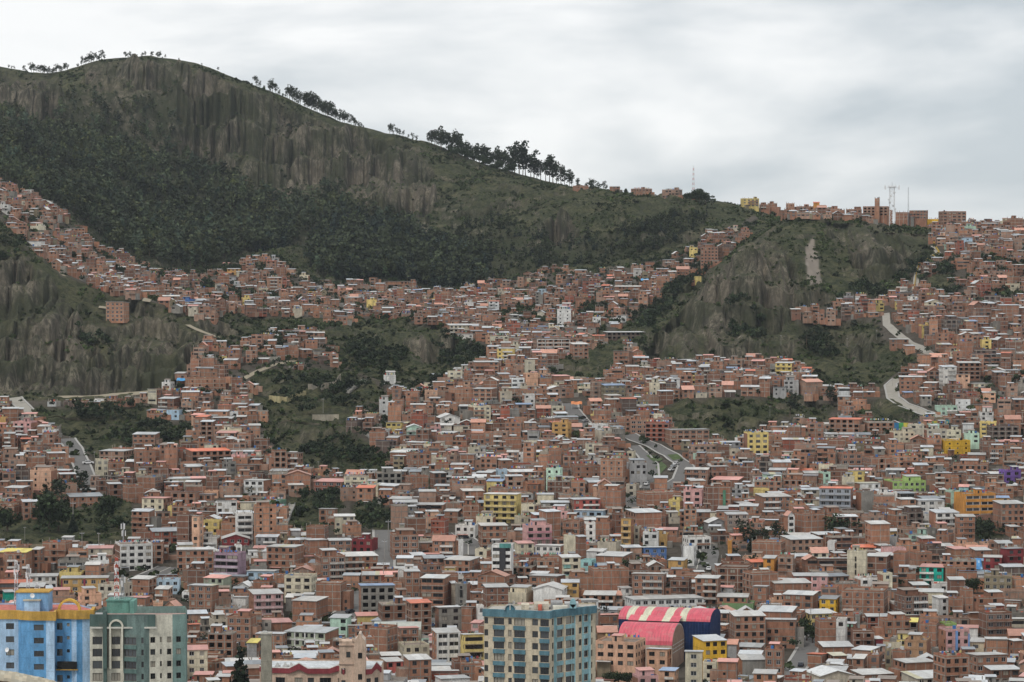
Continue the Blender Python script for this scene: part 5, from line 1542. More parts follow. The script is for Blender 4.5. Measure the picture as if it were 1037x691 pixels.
for i in range(10):
    a, b = 2 * math.pi * i / 10, 2 * math.pi * (i + 1) / 10; mb.quad([(0, 0, 0), (math.cos(a) * .55, -.18, math.sin(a) * .55), (math.cos(b) * .55, -.18, math.sin(b) * .55)], (.7, .7, .7)); mb.quad([(0, .02, 0), (math.cos(b) * .55, -.16, math.sin(b) * .55), (math.cos(a) * .55, -.16, math.sin(a) * .55)], (.7, .7, .7))
mb.bar((0, 0, 0), (0, .2, -.9), .05); dish = mb.mesh('satellite_dish', [M['metal_white']])
o = link('satellite_dish', dish, root); o.location = (x(28), 4.2, Ht + 3.4); o.rotation_euler = (-.3, 0, .5)
o = link('satellite_dish', dish, root); o.location = (x(4), 2.2, Ht - 8.6); o.rotation_euler = (-.3, 0, -.5)
# dark shop-like glazing low on the blue tower
mb = MB(); mb.box(x(55), x(75), 1.7, 2.5, Ht - 12.9, Ht - 11.2, (.02, .02, .02)); mb.box(x(54), x(76), 1.55, 2.55, Ht - 13.1, Ht - 12.9, OC); mb.build('glazed_balcony', HM, root)

GC = (.60, .57, .48); GG = (.155, .215, .20); GG2 = (.085, .13, .118)
s_green = [(89.5, 1, 92, 1, GC, None, None), (92, 1, 103, 1, GC, (.02, .92), None, 1.35), (103, 1, 103.3, 0, GG2, None, None), (103.3, 0, 106.5, 0, GG2, None, None), (106.5, 0, 107, 1, GG2, None, None), (107, 1, 110, 1, GC, None, None), (110, 1, 123, 1, GC, (.10, .80), None, 1.35), (123, 1, 124, .2, GC, None, None),
           (124, .2, 137, -.6, GG, (.04, .97), (.12, .19, .175), 1.25), (137, -.6, 141.5, -.4, GG, None, None), (141.5, -.4, 144.5, -.4, GG, (.1, .9), None), (144.5, -.4, 150, .2, GG, None, None), (150, .2, 157, .6, GC, (.15, .85), None), (157, .6, 160.5, .6, GC, None, None), (160.5, .6, 163.5, .8, GC, (.1, .7), None, .9), (163.5, .8, 173.5, 1.4, GC, (.45, .88), None), (173.5, 1.4, 187, 2, (.18, .265, .245), (.28, .63), None), (187, 2, 188.5, 9, (.18, .265, .245), None, None)]
root, Ht, xm, zb = tower('apartment_tower', 'cream and green tower with an arched gable and a green penthouse under antennas', 655, 623, s_green, [(8.6, 17), (-10, 16)], 6, 2.72, 1.3, 5.0, None, (.42, .30, .27), roofdrop=1.6)
x = lambda u, dd=0.: X(u, 655 + dd) - xm
mb = MB(); mb.box(x(89.5), x(156), .0, .55, Ht - 2.6, Ht + .1, GG2); mb.build('green_band', HM, root)
mb = MB(); mb.box(x(103), x(107), -.5, .8, Ht - 12, Ht + .9, GG2); mb.build('fin', HM, root)
arch(root, 'arched_gable', x(116.5), -.45, Ht - 2.6, 1.55 * 1.05, .38, 1.4, GC, (.03, .03, .03))
mb = MB(); mb.box(x(109.6), x(111.3), -.45, .95, Ht - 12, Ht - 2.6, GC); mb.box(x(121.8), x(123.4), -.45, .95, Ht - 12, Ht - 2.6, GC); mb.build('arch_pier', HM, root)
mb = MB(); mb.box(x(90), x(158), -.35, -.05, Ht - 3.0, Ht - 2.65, (.6, .58, .52)); mb.build('ledge', HM, root)
room(root, 'penthouse', x(103), x(126), 6, 12, Ht - .3, Ht + 2.4, (.14, .30, .25), (.12, .26, .22)); room(root, 'penthouse', x(127), x(131.5), 5, 11, Ht - .3, Ht + 2.5, (.16, .33, .28))
for u0 in (95,): mb = MB(); mb.box(x(u0), x(u0 + 10), .6, 1.4, Ht + .1, Ht + .35, (.6, .6, .6)); mb.build('sheet_canopy', HM, root)
mb = MB()
for u0 in range(105, 132, 2): mb.bar((x(u0), 6.1, Ht + 2.65), (x(u0), 6.1, Ht + 3.5), .03)
mb.bar((x(104), 6.1, Ht + 3.5), (x(131), 6.1, Ht + 3.5), .04); mb.build('railing', [M['galv']], root)
def mast_thing(nm, label, xw, yw, z0, z1, w0, w1, n, cols, antennas=True, cat='mast', group=None):
    r = empty(nm, (xw, yw, z0)); tag(r, label, cat, group); lattice(r, 'lattice', 0, 0, 0, z1 - z0, w0, w1, n, cols)
    if antennas:
        for k in range(3):
            a = k * 2.1 + .4; mb = MB(); h = (z1 - z0) * (.93 - .08 * k); q = w1 / 2 + .35
            mb.box(math.cos(a) * q - .13, math.cos(a) * q + .13, math.sin(a) * q - .08, math.sin(a) * q + .08, h - 1.4, h); mb.build('panel_antenna', [M['metal_white']], r)
    return r
mast_thing('antenna_mast', 'slim red and white lattice mast rising from the green penthouse', X(117, 663), 663, zb + Ht + 2.6, zb + Ht + 12.0, 1.0, .5, 12, ['metal_white', 'metal_red'])
mast_thing('antenna_mast', 'shorter thin lattice mast beside the red and white one on the green tower', X(123, 664), 664, zb + Ht + 2.6, zb + Ht + 8.0, .7, .35, 8, ['galv'])
for u0, v0, v1, lb in ((15, 603, 568, 'pale lattice mast, left one of the pair behind the blue penthouse'), (27, 603, 572, 'pale lattice mast, right one of the pair behind the blue penthouse'), (36, 606, 590, 'short white antenna frame behind the blue tower')):
    d = 672; mast_thing('antenna_mast', lb, X(u0, d), d, z_of(v0 + 20, d), z_of(v1, d), .9, .5, 12, ['galv', 'metal_white'])

TB = (.10, .20, .245); BE = (.56, .48, .36); TBL = (.26, .43, .47)
s_teal = [(490, 4.6, 494.5, 4.2, BE, (.1, .95), None), (494.5, 4.2, 499.5, 3.9, BE, None, None), (499.5, 3.9, 511, 3.1, BE, (.04, .96), TB, 1.1), (511, 3.1, 514.5, 2.9, BE, None, None), (514.5, 2.9, 518.5, 2.6, BE, (.05, .95), None), (518.5, 2.6, 520.5, 2.5, BE, None, None),
          (520.5, 2.5, 532, 1.6, BE, (.02, .97), TB, 1.1), (532, 1.6, 538.5, 1.2, BE, None, None), (538.5, 1.2, 545.5, .7, BE, (.08, .92), None), (545.5, .7, 547, .6, BE, None, None), (547, .6, 556.5, 0, BE, (.02, .95), TB, 1.1), (556.5, 0, 559, 1.2, BE, None, None),
          (559, 1.2, 561, 2.4, BE, (.1, .9), None), (561, 2.4, 564, 2.7, TBL, None, None), (564, 2.7, 570, 4.4, BE, (.05, .95), TBL, 1.1), (570, 4.4, 573, 4.6, BE, None, None), (573, 4.6, 579, 6.2, BE, (.04, .96), TBL, 1.1), (579, 6.2, 583, 6.6, TBL, (.1, .75), None, 1.1), (583, 6.6, 586, 7.2, BE, None, None), (586, 7.2, 589.5, 8.2, BE, (.1, .9), None), (589.5, 8.2, 591.5, 8.2, TBL, None, None), (591.5, 8.2, 595.5, 9.4, BE, (.05, .95), TBL), (595.5, 9.4, 598.5, 9.4, TBL, None, None), (598.5, 9.4, 603.5, 10.7, BE, (.1, .35), None)]
root, Ht, xm, zb = tower('apartment_tower', 'beige tower with teal window panels, teal cornice and two small roof arches', 655, 620.5, s_teal, [(13.0, 19), (-11, 15)], 8, 2.70, 1.42, 1.6, (TB, 1.35, .3, .3, 0, None), (.42, .40, .36))
x = lambda u, dd=0.: X(u, 655 + dd) - xm
arch(root, 'roof_arch', x(516.5), 2.4, Ht + .3, 1.35, .22, .5, (.5, .5, .48), (.08, .20, .26), split=True)
mb = MB(); xa = x(580.5, 5.4)
for i in range(8):
    a, b = math.pi * i / 8, math.pi * (i + 1) / 8; p = lambda q, y: (xa + math.cos(q) * .75, y, Ht + .3 + 1.3 * math.sin(q) + .9)
    mb.quad([(xa, 5.2, Ht + .3), p(b, 5.2), p(a, 5.2)][::-1], TBL); mb.quad([p(a, 5.2), p(b, 5.2), p(b, 6.2), p(a, 6.2)], TBL); 
mb.box(xa - .75, xa + .75, 5.2, 6.2, Ht + .3, Ht + 1.2, TBL, 0, '-z'); mb.build('roof_arch', HM, root)
for a, b, y0, y1, hh, c in ((541, 556, 8, 13, 1.0, (.5, .46, .38)), (558, 570, 9, 14, 1.2, (.3, .3, .3)), (545, 549, 6, 8, .9, (.45, .12, .08)), (560, 575, 6, 8, .7, (.6, .58, .5)), (572, 586, 10, 14, .9, (.45, .45, .45)), (528, 536, 8, 12, .8, (.55, .5, .4))):
    room(root, 'roof_box', x(a, y0), x(b, y0), y0, y1, Ht - .3, Ht + hh, c)

# pink building with the maroon band and its bell-shaped gable tower
PK = (.58, .43, .33); MR = (.27, .055, .065)
d0 = 780
s_pink = [(262, 6, 274, 3, PK, None, None), (274, 3, 288, 2, PK, (.30, .98), None, 1.3), (288, 2, 297, 2, PK, None, None), (297, 2, 306, 1.5, PK, (.05, .95), None, 1.3), (306, 1.5, 310, 1.5, PK, None, None), (310, 1.5, 318, 1.5, PK, (.1, .9), None, 1.3), (318, 1.5, 322, 1.5, PK, None, None), (322, 1.5, 336, 1.5, PK, (.08, .9), None, 1.3), (336, 1.5, 341, 1, PK, None, None), (341, 1, 347, 0, PK, (.1, .9), None, 1.3), (347, 0, 355, .8, PK, (.45, .9), None, 1.3), (355, .8, 370, 0, PK, None, None), (370, 0, 376, 1, PK, (.1, .85), None, 1.3), (376, 1, 384, 3, PK, (.35, .85), None, 1.3), (384, 3, 386, 8, PK, None, None)]
root, Ht, xm, zb = tower('civic_building', 'pink building with maroon roof band, zigzag parapet and bell-shaped gable tower', d0, 677.5, s_pink, [(16, 18), (-16, 18)], 2, 3.3, 1.5, 2.6, None, (.55, .58, .60))
x = lambda u, dd=0.: X(u, d0 + dd) - xm
P = [(262, 6, 0), (274, 3, 0), (292, 2, 0), (302, 1.5, 1.4), (311, 1.5, 0), (333, 1.5, 0), (342, .8, 1.0), (347, 0, 0), (355, .8, .0)]
def zig(P, nm):
    mb = MB()
    for (u0, y0, h0), (u1, y1, h1) in zip(P[:-1], P[1:]):
        a, b = (x(u0, y0), y0 - .35), (x(u1, y1), y1 - .35)
        mb.quad([(*a, Ht - 1.5 + h0 * .8), (*b, Ht - 1.5 + h1 * .8), (*b, Ht - .1 + h1), (*a, Ht - .1 + h0)], MR)
        mb.quad([(*a, Ht - .1 + h0), (*b, Ht - .1 + h1), (b[0], b[1] + .1, Ht + .15 + h1), (a[0], a[1] + .1, Ht + .15 + h0)], (.6, .58, .55)); mb.quad([(a[0], a[1] + .1, Ht + .15 + h0), (b[0], b[1] + .1, Ht + .15 + h1), (b[0], b[1] + .8, Ht + .1 + h1), (a[0], a[1] + .8, Ht + .1 + h0)], (.5, .5, .5))
        mb.quad([(b[0], b[1] + .8, Ht - 1.5), (a[0], a[1] + .8, Ht - 1.5), (a[0], a[1] + .8, Ht + .1 + h0), (b[0], b[1] + .8, Ht + .1 + h1)], MR)
    return mb.build(nm, HM, root)
zig(P, 'maroon_parapet'); zig([(370, 0, 0), (376, 1, 0), (381, 2.2, 1.6), (386, 4, 0)], 'maroon_parapet')
room(root, 'gable_tower', x(343), x(358), -.2, 5, Ht - 12, Ht + 7.4, PK)
mb = MB(); xa, xb = x(358), x(369.5); z1 = Ht + 6.6; zp = Ht + 9.6; cx_ = (xa + xb) / 2
out = [(xa, z1), (xa + .15, z1 + 1.1), (cx_ - .55, z1 + 2.0), (cx_ - .3, zp - .2), (cx_, zp), (cx_ + .3, zp - .2), (cx_ + .55, z1 + 2.0), (xb - .15, z1 + 1.1), (xb, z1)]
mb.quad([(xa, -.6, Ht - 12), (xb, -.6, Ht - 12), (xb, -.6, z1)] + [(q[0], -.6, q[1]) for q in out[::-1][1:-1]] + [(xa, -.6, z1)], PK); mb.quad([(xb, 5, Ht - 12), (xa, 5, Ht - 12), (xa, 5, z1)] + [(q[0], 5, q[1]) for q in out[1:]], PK)
for a, b in zip(out[:-1], out[1:]): mb.quad([(a[0], -.6, a[1]), (b[0], -.6, b[1]), (b[0], 5, b[1]), (a[0], 5, a[1])], (.6, .5, .42))
for q in (xa, xb): mb.quad([(q, -.6, Ht - 12), (q, 5, Ht - 12), (q, 5, z1), (q, -.6, z1)], PK)
mb.build('bell_gable', HM, root)
for q in (x(344), x(357.4)): mb = MB(); mb.box(q - .35, q + .35, -.45, .2, Ht + 7.4, Ht + 8.2, PK); mb.build('pinnacle', HM, root)
for zz in (Ht + 6.2, Ht + 1.2): mb = MB(); mb.box(x(343) - .1, x(358) + .1, -.42, -.2, zz, zz + .25, (.45, .33, .26)); mb.build('ledge', HM, root)
for u0, zz in ((364, Ht + 4.4), (364, Ht - 1.3), (347, Ht - 3), (352, Ht + 4.6), (347, Ht + .2)): tower_window(root, (x(u0) - .5, -.80 if u0 > 358 else -.40), (1, 0), (0, 1), 0, 1.1, zz - 1.5, zz, 'x')
for u0 in (279, 287, 293): mb = MB(); mb.quad([(x(u0) - .7, 3.5, Ht), (x(u0) + .7, 3.5, Ht), (x(u0) + .25, 3.5, Ht + 1.1), (x(u0) - .1, 3.5, Ht + 1.3)], (.6, .6, .58)); mb.box(x(u0) - .7, x(u0) + .7, 3.55, 5.5, Ht - .3, Ht + .5, (.6, .6, .58)); mb.build('skylight', HM, root)
# rough concrete tower
d0 = 765; root = empty('concrete_tower', (X(269, d0), d0, float(zfun(X(269, d0), d0)) - .5)); tag(root, 'rough grey concrete tower shaft standing beside the dark conifer', 'tower')
zt = z_of(642, d0) - root.location.z; mb = MB(); mb.box(-1.35, 1.35, -1.3, 1.3, 0, zt, (.33, .31, .25)); mb.box(-1.5, 1.5, -1.45, 1.45, zt, zt + .3, (.45, .43, .38))
for k in range(int(zt / 2.5)): mb.box(-1.37, 1.37, -1.32, 1.32, k * 2.5, k * 2.5 + .12, (.28, .26, .21), 0, '-z+z')
mb.build('shaft', HM, root)
mb = MB(); mb.box(-.9, .2, -.8, .5, zt + .3, zt + .75, (.5, .5, .48)); mb.build('hatch', HM, root)

# the arena: two barrel roofs, candy stripes on the rear one, dark blue walls
M['arena_sheet'], n, p = principled('arena_roof_sheet', rough=.55, spec=.35); a_ = N(n, 'ShaderNodeAttribute', attribute_name='col'); tc_ = N(n, 'ShaderNodeTexCoord'); sx_ = N(n, 'ShaderNodeSeparateXYZ'); n.links.new(tc_.outputs['Object'], sx_.inputs[0])
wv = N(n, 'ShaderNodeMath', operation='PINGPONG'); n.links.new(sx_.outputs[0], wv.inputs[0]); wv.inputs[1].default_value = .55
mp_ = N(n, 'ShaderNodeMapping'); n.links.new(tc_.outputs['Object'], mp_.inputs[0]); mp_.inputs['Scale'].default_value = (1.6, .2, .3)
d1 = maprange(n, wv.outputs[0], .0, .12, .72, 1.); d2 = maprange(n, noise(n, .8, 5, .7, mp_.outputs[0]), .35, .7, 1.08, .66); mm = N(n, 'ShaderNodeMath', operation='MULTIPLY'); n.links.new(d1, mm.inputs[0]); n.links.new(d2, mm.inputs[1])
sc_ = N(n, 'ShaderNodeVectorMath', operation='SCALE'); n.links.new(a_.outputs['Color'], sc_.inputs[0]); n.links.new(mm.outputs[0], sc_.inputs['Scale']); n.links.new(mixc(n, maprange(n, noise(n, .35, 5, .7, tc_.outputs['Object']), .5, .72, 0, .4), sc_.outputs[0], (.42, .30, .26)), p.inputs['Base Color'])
PINK = (.62, .10, .14); CRM = (.62, .60, .45); NAVY = (.012, .03, .10)
def vault(mb, x0, x1, y0, y1, z0, rise, col, stripes=None, n=14, mi=0):
    P = []
    for i in range(n + 1):
        a = math.pi * i / n; P.append(((y0 + y1) / 2 - math.cos(a) * (y1 - y0) / 2, z0 + math.sin(a) * rise))
    segs = stripes or [(0, 1, col)]
    for a, b, c in segs:
        xa, xb = x0 + (x1 - x0) * a, x0 + (x1 - x0) * b
        for p, q in zip(P[:-1], P[1:]): mb.quad([(xa, p[0], p[1]), (xb, p[0], p[1]), (xb, q[0], q[1]), (xa, q[0], q[1])], c, mi)
    return P
d0 = 1020; zg = z_of(668, d0); root = empty('arena', (X(650, d0), d0, zg), -.26); tag(root, 'pink barrel-roofed arena with cream stripes on the rear vault and navy walls', 'arena')
xm = X(650, d0); x = lambda u, dd=0.: X(u, d0 + dd) - xm; zz = lambda v, dd: z_of(v, d0 + dd) - zg
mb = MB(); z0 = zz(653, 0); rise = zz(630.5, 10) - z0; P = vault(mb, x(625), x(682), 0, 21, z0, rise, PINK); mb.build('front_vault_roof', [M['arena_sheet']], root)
mb = MB(); xe = x(682) - .05; xs = x(625) + .05
for xx, s in ((xe, 1), (xs, -1)):
    pts = [(xx, 0, -8), (xx, 21, -8)] + [(xx, p[0], p[1]) for p in P[::-1]]; mb.quad(pts if s > 0 else pts[::-1], (.30, .20, .15))
mb.box(xs, xe, .05, .3, -8, z0 - .02, (.5, .4, .32)); mb.build('front_hall_wall', HM, root)
mb = MB()
for i in range(1, 4): mb.quad([(xe + .05, .5, z0 * i / 4 + 1), (xe + .05, 20.5, z0 * i / 4 + 1), (xe + .05, 20.5, z0 * i / 4 + 1.3), (xe + .05, .5, z0 * i / 4 + 1.3)], (.5, .48, .44))
n = len(P)
for p, q in zip(P[:-1], P[1:]): mb.quad([(xe + .02, p[0], p[1] - .5), (xe + .02, q[0], q[1] - .5), (xe + .02, q[0], q[1]), (xe + .02, p[0], p[1])], (.45, .43, .4))
mb.build('gable_rib', HM, root)
y0 = 24; mb = MB(); z0 = zz(628, y0); rise = zz(615.2, y0 + 9) - z0
st = [(0, .085, PINK), (.085, .165, CRM), (.165, .26, PINK), (.26, .345, CRM), (.345, .50, PINK), (.50, .59, CRM), (.59, .665, PINK), (.665, .74, CRM), (.74, 1, PINK)]
sh = -19
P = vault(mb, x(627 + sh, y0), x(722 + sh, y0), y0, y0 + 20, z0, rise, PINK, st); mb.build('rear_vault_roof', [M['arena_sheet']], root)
mb = MB(); xa, xb = x(627.3 + sh, y0), x(721.7 + sh, y0)
mb.quad([(xa, y0 + .1, -8), (xb, y0 + .1, -8), (xb, y0 + .1, z0 - .05), (xa, y0 + .1, z0 - .05)], NAVY)
for xx in (xa, xb): mb.quad([(xx, y0 + .1, -8), (xx, y0 + 20, -8)] + [(xx, p[0], p[1]) for p in P[::-1]], NAVY)
mb.build('rear_hall_wall', HM, root)
mb = MB(); ya, yb = 19.5, y0 + .0; za = zz(626, 20)
for a, b, c in ((637, 648, PINK), (648, 656, CRM), (656, 672, PINK), (672, 680, CRM), (680, 690, PINK)): mb.quad([(x(a + sh + 3, 20), ya, za - .9), (x(b + sh + 3, 20), ya, za - .9), (x(b + sh + 3, 24), yb, za + .6), (x(a + sh + 3, 24), yb, za + .6)], c, 1)
mb.quad([(x(637 + sh + 3, 20), ya + .2, z0 - 5), (x(690 + sh + 3, 20), ya + .2, z0 - 5), (x(690 + sh + 3, 20), ya + .2, za - 1.0), (x(637 + sh + 3, 20), ya + .2, za - 1.0)], (.03, .03, .03)); mb.build('link_canopy', HM[:2], root)
mb = MB()
for k in range(9):
    u0 = 695 + sh + k * 3.; mb.box(x(u0, y0) - .06, x(u0, y0) + .06, y0 - .02, y0 + .08, -3, z0 - .3, (.03, .06, .16))
for k in range(4): mb.box(x(693 + sh, y0), x(721 + sh, y0), y0 - .03, y0 + .07, z0 - 2.5 * k - 1, z0 - 2.5 * k - .9, (.03, .06, .16))
mb.build('glazing_bars', HM, root)

# grey vaulted hall roof, curved white roof
for (u0, u1, v, d, r, c, lb) in ((378, 426, 633, None, 2.4, (.42, .44, .40), 'long grey vaulted shed roof between the yellow wall and the brick houses'),):
    xx, d, z = find((u0 + u1) / 2, v, 7); g = empty('vaulted_shed', (xx, d, z)); tag(g, lb, 'shed')
    w_ = (u1 - u0) * d / F; mb = MB(); P = vault(mb, -w_ / 2, w_ / 2, 0, 12, 5.0, r, c); mb.build('roof', [M['sheet']], g)
    mb = MB(); mb.box(-w_ / 2 + .1, w_ / 2 - .1, .1, 11.9, -4, 5.0, (.40, .36, .28), 0, '-z')
    for xx in (-w_ / 2 + .1, w_ / 2 - .1): mb.quad([(xx, p[0], p[1] - .03) for p in P], (.5, .46, .36))
    mb.build('wall', HM, g)

# ------------------------------------------------------------------ masts, poles
d = skyline(702) - 12; z = float(zfun(X(702, d), d)); mast_thing('radio_mast', 'tall thin red and white lattice mast on the ridge behind rounded trees', X(702, d), d, z, z_of(168, d), 2.2, .7, 14, ['metal_red', 'metal_white'], True)
d = 2330; z = float(zfun(X(903, d), d)); g = mast_thing('radio_tower', 'broad white lattice tower with round antenna platform on the plateau skyline', X(903, d), d, z, z_of(189, d), 4.2, 3.4, 8, ['metal_white'], False, 'tower')
h_ = z_of(189, d) - z; mb = MB(); mb.bar((0, 0, h_ - .6), (0, 0, h_), 3.3, n=12); mb.build('platform', [M['metal_white']], g)
mb = MB()
for k in range(10): a = k * .63; mb.bar((math.cos(a) * 3.2, math.sin(a) * 3.2, h_), (math.cos(a) * 3.2, math.sin(a) * 3.2, h_ + 1.3), .12)
mb.build('platform_railing', [M['metal_white']], g)
for k in range(6):
    a = k * 1.05; mb = MB(); q = 2.6; z_ = h_ * (.45 + .08 * k); mb.bar((math.cos(a) * q, math.sin(a) * q, z_), (math.cos(a) * (q + .5), math.sin(a) * (q + .5), z_), 1., n=10); mb.build('dish_antenna', [M['metal_white']], g)
for s in (-1, 1):
    mb = MB(); mb.bar((0, 0, h_ - 1), (s * 5.5, 0, h_ - 1), .15); mb.box(s * 5.5 - .45, s * 5.5 + .45, -.4, .4, h_ - 2.5, h_ + .8); mb.build('antenna_arm', [M['metal_white']], g)
mb = MB(); mb.bar((0, 0, h_), (0, 0, h_ + 3.5), .15); mb.build('spike', [M['galv']], g)
d = 2335; z = float(zfun(X(919.5, d), d)); mast_thing('radio_mast', 'very thin pale mast standing beside the broad white lattice tower', X(919.5, d), d, z, z_of(190, d), .9, .5, 16, ['galv'], False)
x_, d, z = find(124, 556, 0); g = empty('telecom_mast', (x_, d, z)); tag(g, 'white telecom mast with panel antennas behind the white stepped block', 'mast'); h_ = 26 * d / F
mb = MB(); mb.bar((0, 0, -1), (0, 0, h_), .35, n=8, r2=.25); mb.build('pole', [M['galv']], g)
for k in range(6): a = k * 1.05; mb = MB(); q = .9; zq = h_ - 1.6 if k % 2 else h_ - 4.6; mb.box(math.cos(a) * q - .2, math.cos(a) * q + .2, math.sin(a) * q - .12, math.sin(a) * q + .12, zq - 1.2, zq + 1.2); mb.build('panel_antenna', [M['metal_white']], g)
poles = [(82, 565, 26), (99, 560, 20), (24, 548, 14), (73, 540, 38), (393, 560, 34), (389, 577, 30), (388, 596, 26), (416, 538, 20), (423, 540, 22), (433, 541, 24), (327, 418, 14), (407, 473, 14), (322, 480, 12), (130, 412, 12), (219, 446, 12), (229, 488, 24), (791, 350, 10), (858, 352, 9), (745, 600, 14), (822, 640, 24), (829, 650, 20), (869, 655, 10), (811, 660, 14), (650, 455, 9), (672, 462, 9), (687, 478, 9), (658, 484, 9), (716, 560, 14), (474, 545, 14), (95, 470, 12), (70, 452, 10), (780, 422, 10), (888, 344, 9), (904, 392, 9), (930, 420, 10), (262, 400, 10)]
pm = MB(); pm.bar((0, 0, -.08), (0, 0, 1), .017, n=6, r2=.011); poleme = pm.mesh('pole', [M['concrete_pole']])
am = MB(); am.box(-.09, .09, -.008, .008, .93, .95); am.box(-.09, -.07, -.01, .01, .95, .97); am.box(.07, .09, -.01, .01, .95, .97); armme = am.mesh('crossarm', [M['galv']])
pu = []
for u0, v0, hp in poles:
    x_, d, z = find(u0, v0, 0); h_ = min(14, hp * d / F); g = empty('utility_pole', (x_, d, z), random.uniform(-.6, .6)); g.scale = (h_, h_, h_)
    near = sorted(lm, key=lambda q: (q[1] - u0) ** 2 + (1.5 * (q[2] - v0)) ** 2)[:8]
    for tall in (('tall' if hp > 20 else 'short') + ' concrete utility pole', 'thin concrete utility pole'):
        for q in near:
            s = tall + ' ' + rel(u0 - q[1], v0 - q[2]) + ' the ' + q[0]
            if s not in used: break
        if s not in used: break
    used.add(s); tag(g, s, 'pole', 'utility poles along the streets'); link('pole', poleme, g); link('crossarm', armme, g)
    pu.append((x_, d, z + h_ * .94))

# ------------------------------------------------------------------ cars
def car_meshes():
    body = MB(); prof = [(-2.1, .35), (-2.1, .85), (-1.5, .95), (-1.0, 1.42), (.75, 1.45), (1.35, .98), (2.05, .85), (2.1, .35)]
    for s in (-1, 1): body.quad([(p[0], s * .84, p[1]) for p in (prof if s > 0 else prof[::-1])])
    for a, b in zip(prof, prof[1:] + prof[:1]): body.quad([(a[0], -.84, a[1]), (b[0], -.84, b[1]), (b[0], .84, b[1]), (a[0], .84, a[1])])
    glass = MB()
    for s in (-1, 1): glass.quad([(-1.3, s * .86, .98), (1.2, s * .86, .98), (.7, s * .86, 1.36), (-.9, s * .86, 1.36)][::s])
    glass.quad([(1.33, -.7, 1.02), (1.33, .7, 1.02), (.80, .7, 1.43), (.80, -.7, 1.43)]); glass.quad([(-1.52, .7, .98), (-1.52, -.7, .98), (-1.05, -.7, 1.40), (-1.05, .7, 1.40)])
    wh = MB(); wh.bar((0, -.12, 0), (0, .12, 0), .33, n=12)
    return body, glass.mesh('window_glass', [M['pane_dark']]), wh.mesh('wheel', [M['tyre']])
cb, cglass, cwheel = car_meshes()
CP_ = {c: principled('car_paint_' + c, v, .35, 0, .5)[0] for c, v in (('white', (.7, .7, .7)), ('dark', (.03, .035, .05)), ('red', (.4, .03, .03)), ('silver', (.4, .41, .42)), ('blue', (.05, .12, .3)))}
cbody = {c: cb.mesh('body', [m]) for c, m in CP_.items()}
CARS = [(88.5, 470, 'white', .2, 'white van-like car stopped at the crosswalk on the steep street', 1.35), (137, 519, 'white', 1.2, 'white car, first in the parked line below the cream house', 1.1), (141, 522, 'silver', 1.2, 'silver car, second in the parked line below the cream house', 1.), (145, 525, 'dark', 1.2, 'dark car, last in the parked line below the cream house', 1.),
        (680, 477, 'white', 1.0, 'white car parked lowest beside the triangular island', 1.), (682.5, 474, 'silver', 1.0, 'silver car parked in the middle beside the triangular island', 1.), (685, 471, 'white', 1.0, 'white car parked highest beside the triangular island', 1.), (655, 491.5, 'white', 1.3, 'white car driving on the curved carriageway', 1.1), (590, 424, 'dark', .8, 'dark car, upper one on the bend by the ochre house', 1.), (593, 427.5, 'silver', .8, 'silver car, lower one on the bend by the ochre house', 1.),
        (812, 675, 'dark', 1.35, 'dark blue car driving down the narrow street', 1.), (864, 645, 'red', .3, 'red car parked behind the brick and white corner house', 1.), (716, 574, 'silver', 1.4, 'silver car parked at the edge of the plaza', 1.), (718.5, 578, 'white', 1.4, 'white car parked at the plaza beside the silver one', 1.),
        (436, 635, 'blue', 1.0, 'dark blue car in the alley behind the white building', 1.), (354, 621, 'dark', .9, 'dark car in the street beside the grey building', 1.), (470, 546, 'dark', .4, 'dark car at the top of the pale curving street', 1.), (458, 545, 'red', .2, 'small red car parked by the rust red wall', 1.), (477, 512, 'dark', .1, 'dark car on the track above the yellow apartment block', 1.), (960, 424, 'white', .2, 'white car on the road beside the colourful mural wall', 1.2),
        (1006, 470, 'silver', .2, 'silver car, upper left of the pair beside the purple house', 1.), (1016, 455, 'red', .2, 'red car on the lot above the purple house', 1.)]
for u0, v0, c, rz, lb, sc in CARS:
    x_, d, z = find(u0, v0, .4); g = empty('car', (x_, d, z + .32), rz); g.scale = (sc, sc, sc); tag(g, lb, 'car', 'cars in the streets')
    link('body', cbody[c], g); link('window_glass', cglass, g)
    for wx in (-1.3, 1.3):
        for wy in (-.78, .78): q = link('wheel', cwheel, g); q.location = (wx, wy, .33)

# ------------------------------------------------------------------ walls, stairs, tarpaulin, parapet
def wall_thing(nm, label, pts, h_, col, cat='wall', painted=None, t=.3, seg=2.2):
    W = [find(u, v, 0)[:2] for u, v in pts]; D = densify(W, seg); x0, y0 = D[0]; z0 = float(zfun(x0, y0)); g = empty(nm, (x0, y0, z0)); tag(g, label, cat); mb = MB(); cap = MB()
    zs = [float(zfun(*p)) - z0 for p in D]
    for i in range(len(D) - 1):
        (xa, ya), (xb, yb) = D[i], D[i + 1]; za = max(zs[i], zs[i + 1]) + h_; lo = min(zs[i], zs[i + 1]) - 1
        c = painted[i % len(painted)] if painted else jitter(col, .08)
        L = math.hypot(xb - xa, yb - ya) or 1; nx, ny = -(yb - ya) / L * t, (xb - xa) / L * t
        q = [(xa - x0, ya - y0), (xb - x0, yb - y0), (xb - x0 + nx, yb - y0 + ny), (xa - x0 + nx, ya - y0 + ny)]
        for a in range(4): b = (a + 1) % 4; mb.quad([(*q[a], lo), (*q[b], lo), (*q[b], za), (*q[a], za)], c)
        cap.quad([(*p, za) for p in q], (.4, .38, .34))
    mb.build('wall', HM, g); cap.build('coping', HM, g); return g
PAINT = [(.65, .35, .05), (.05, .22, .45), (.10, .38, .12), (.6, .5, .08), (.55, .12, .06), (.6, .55, .4), (.1, .35, .4)]
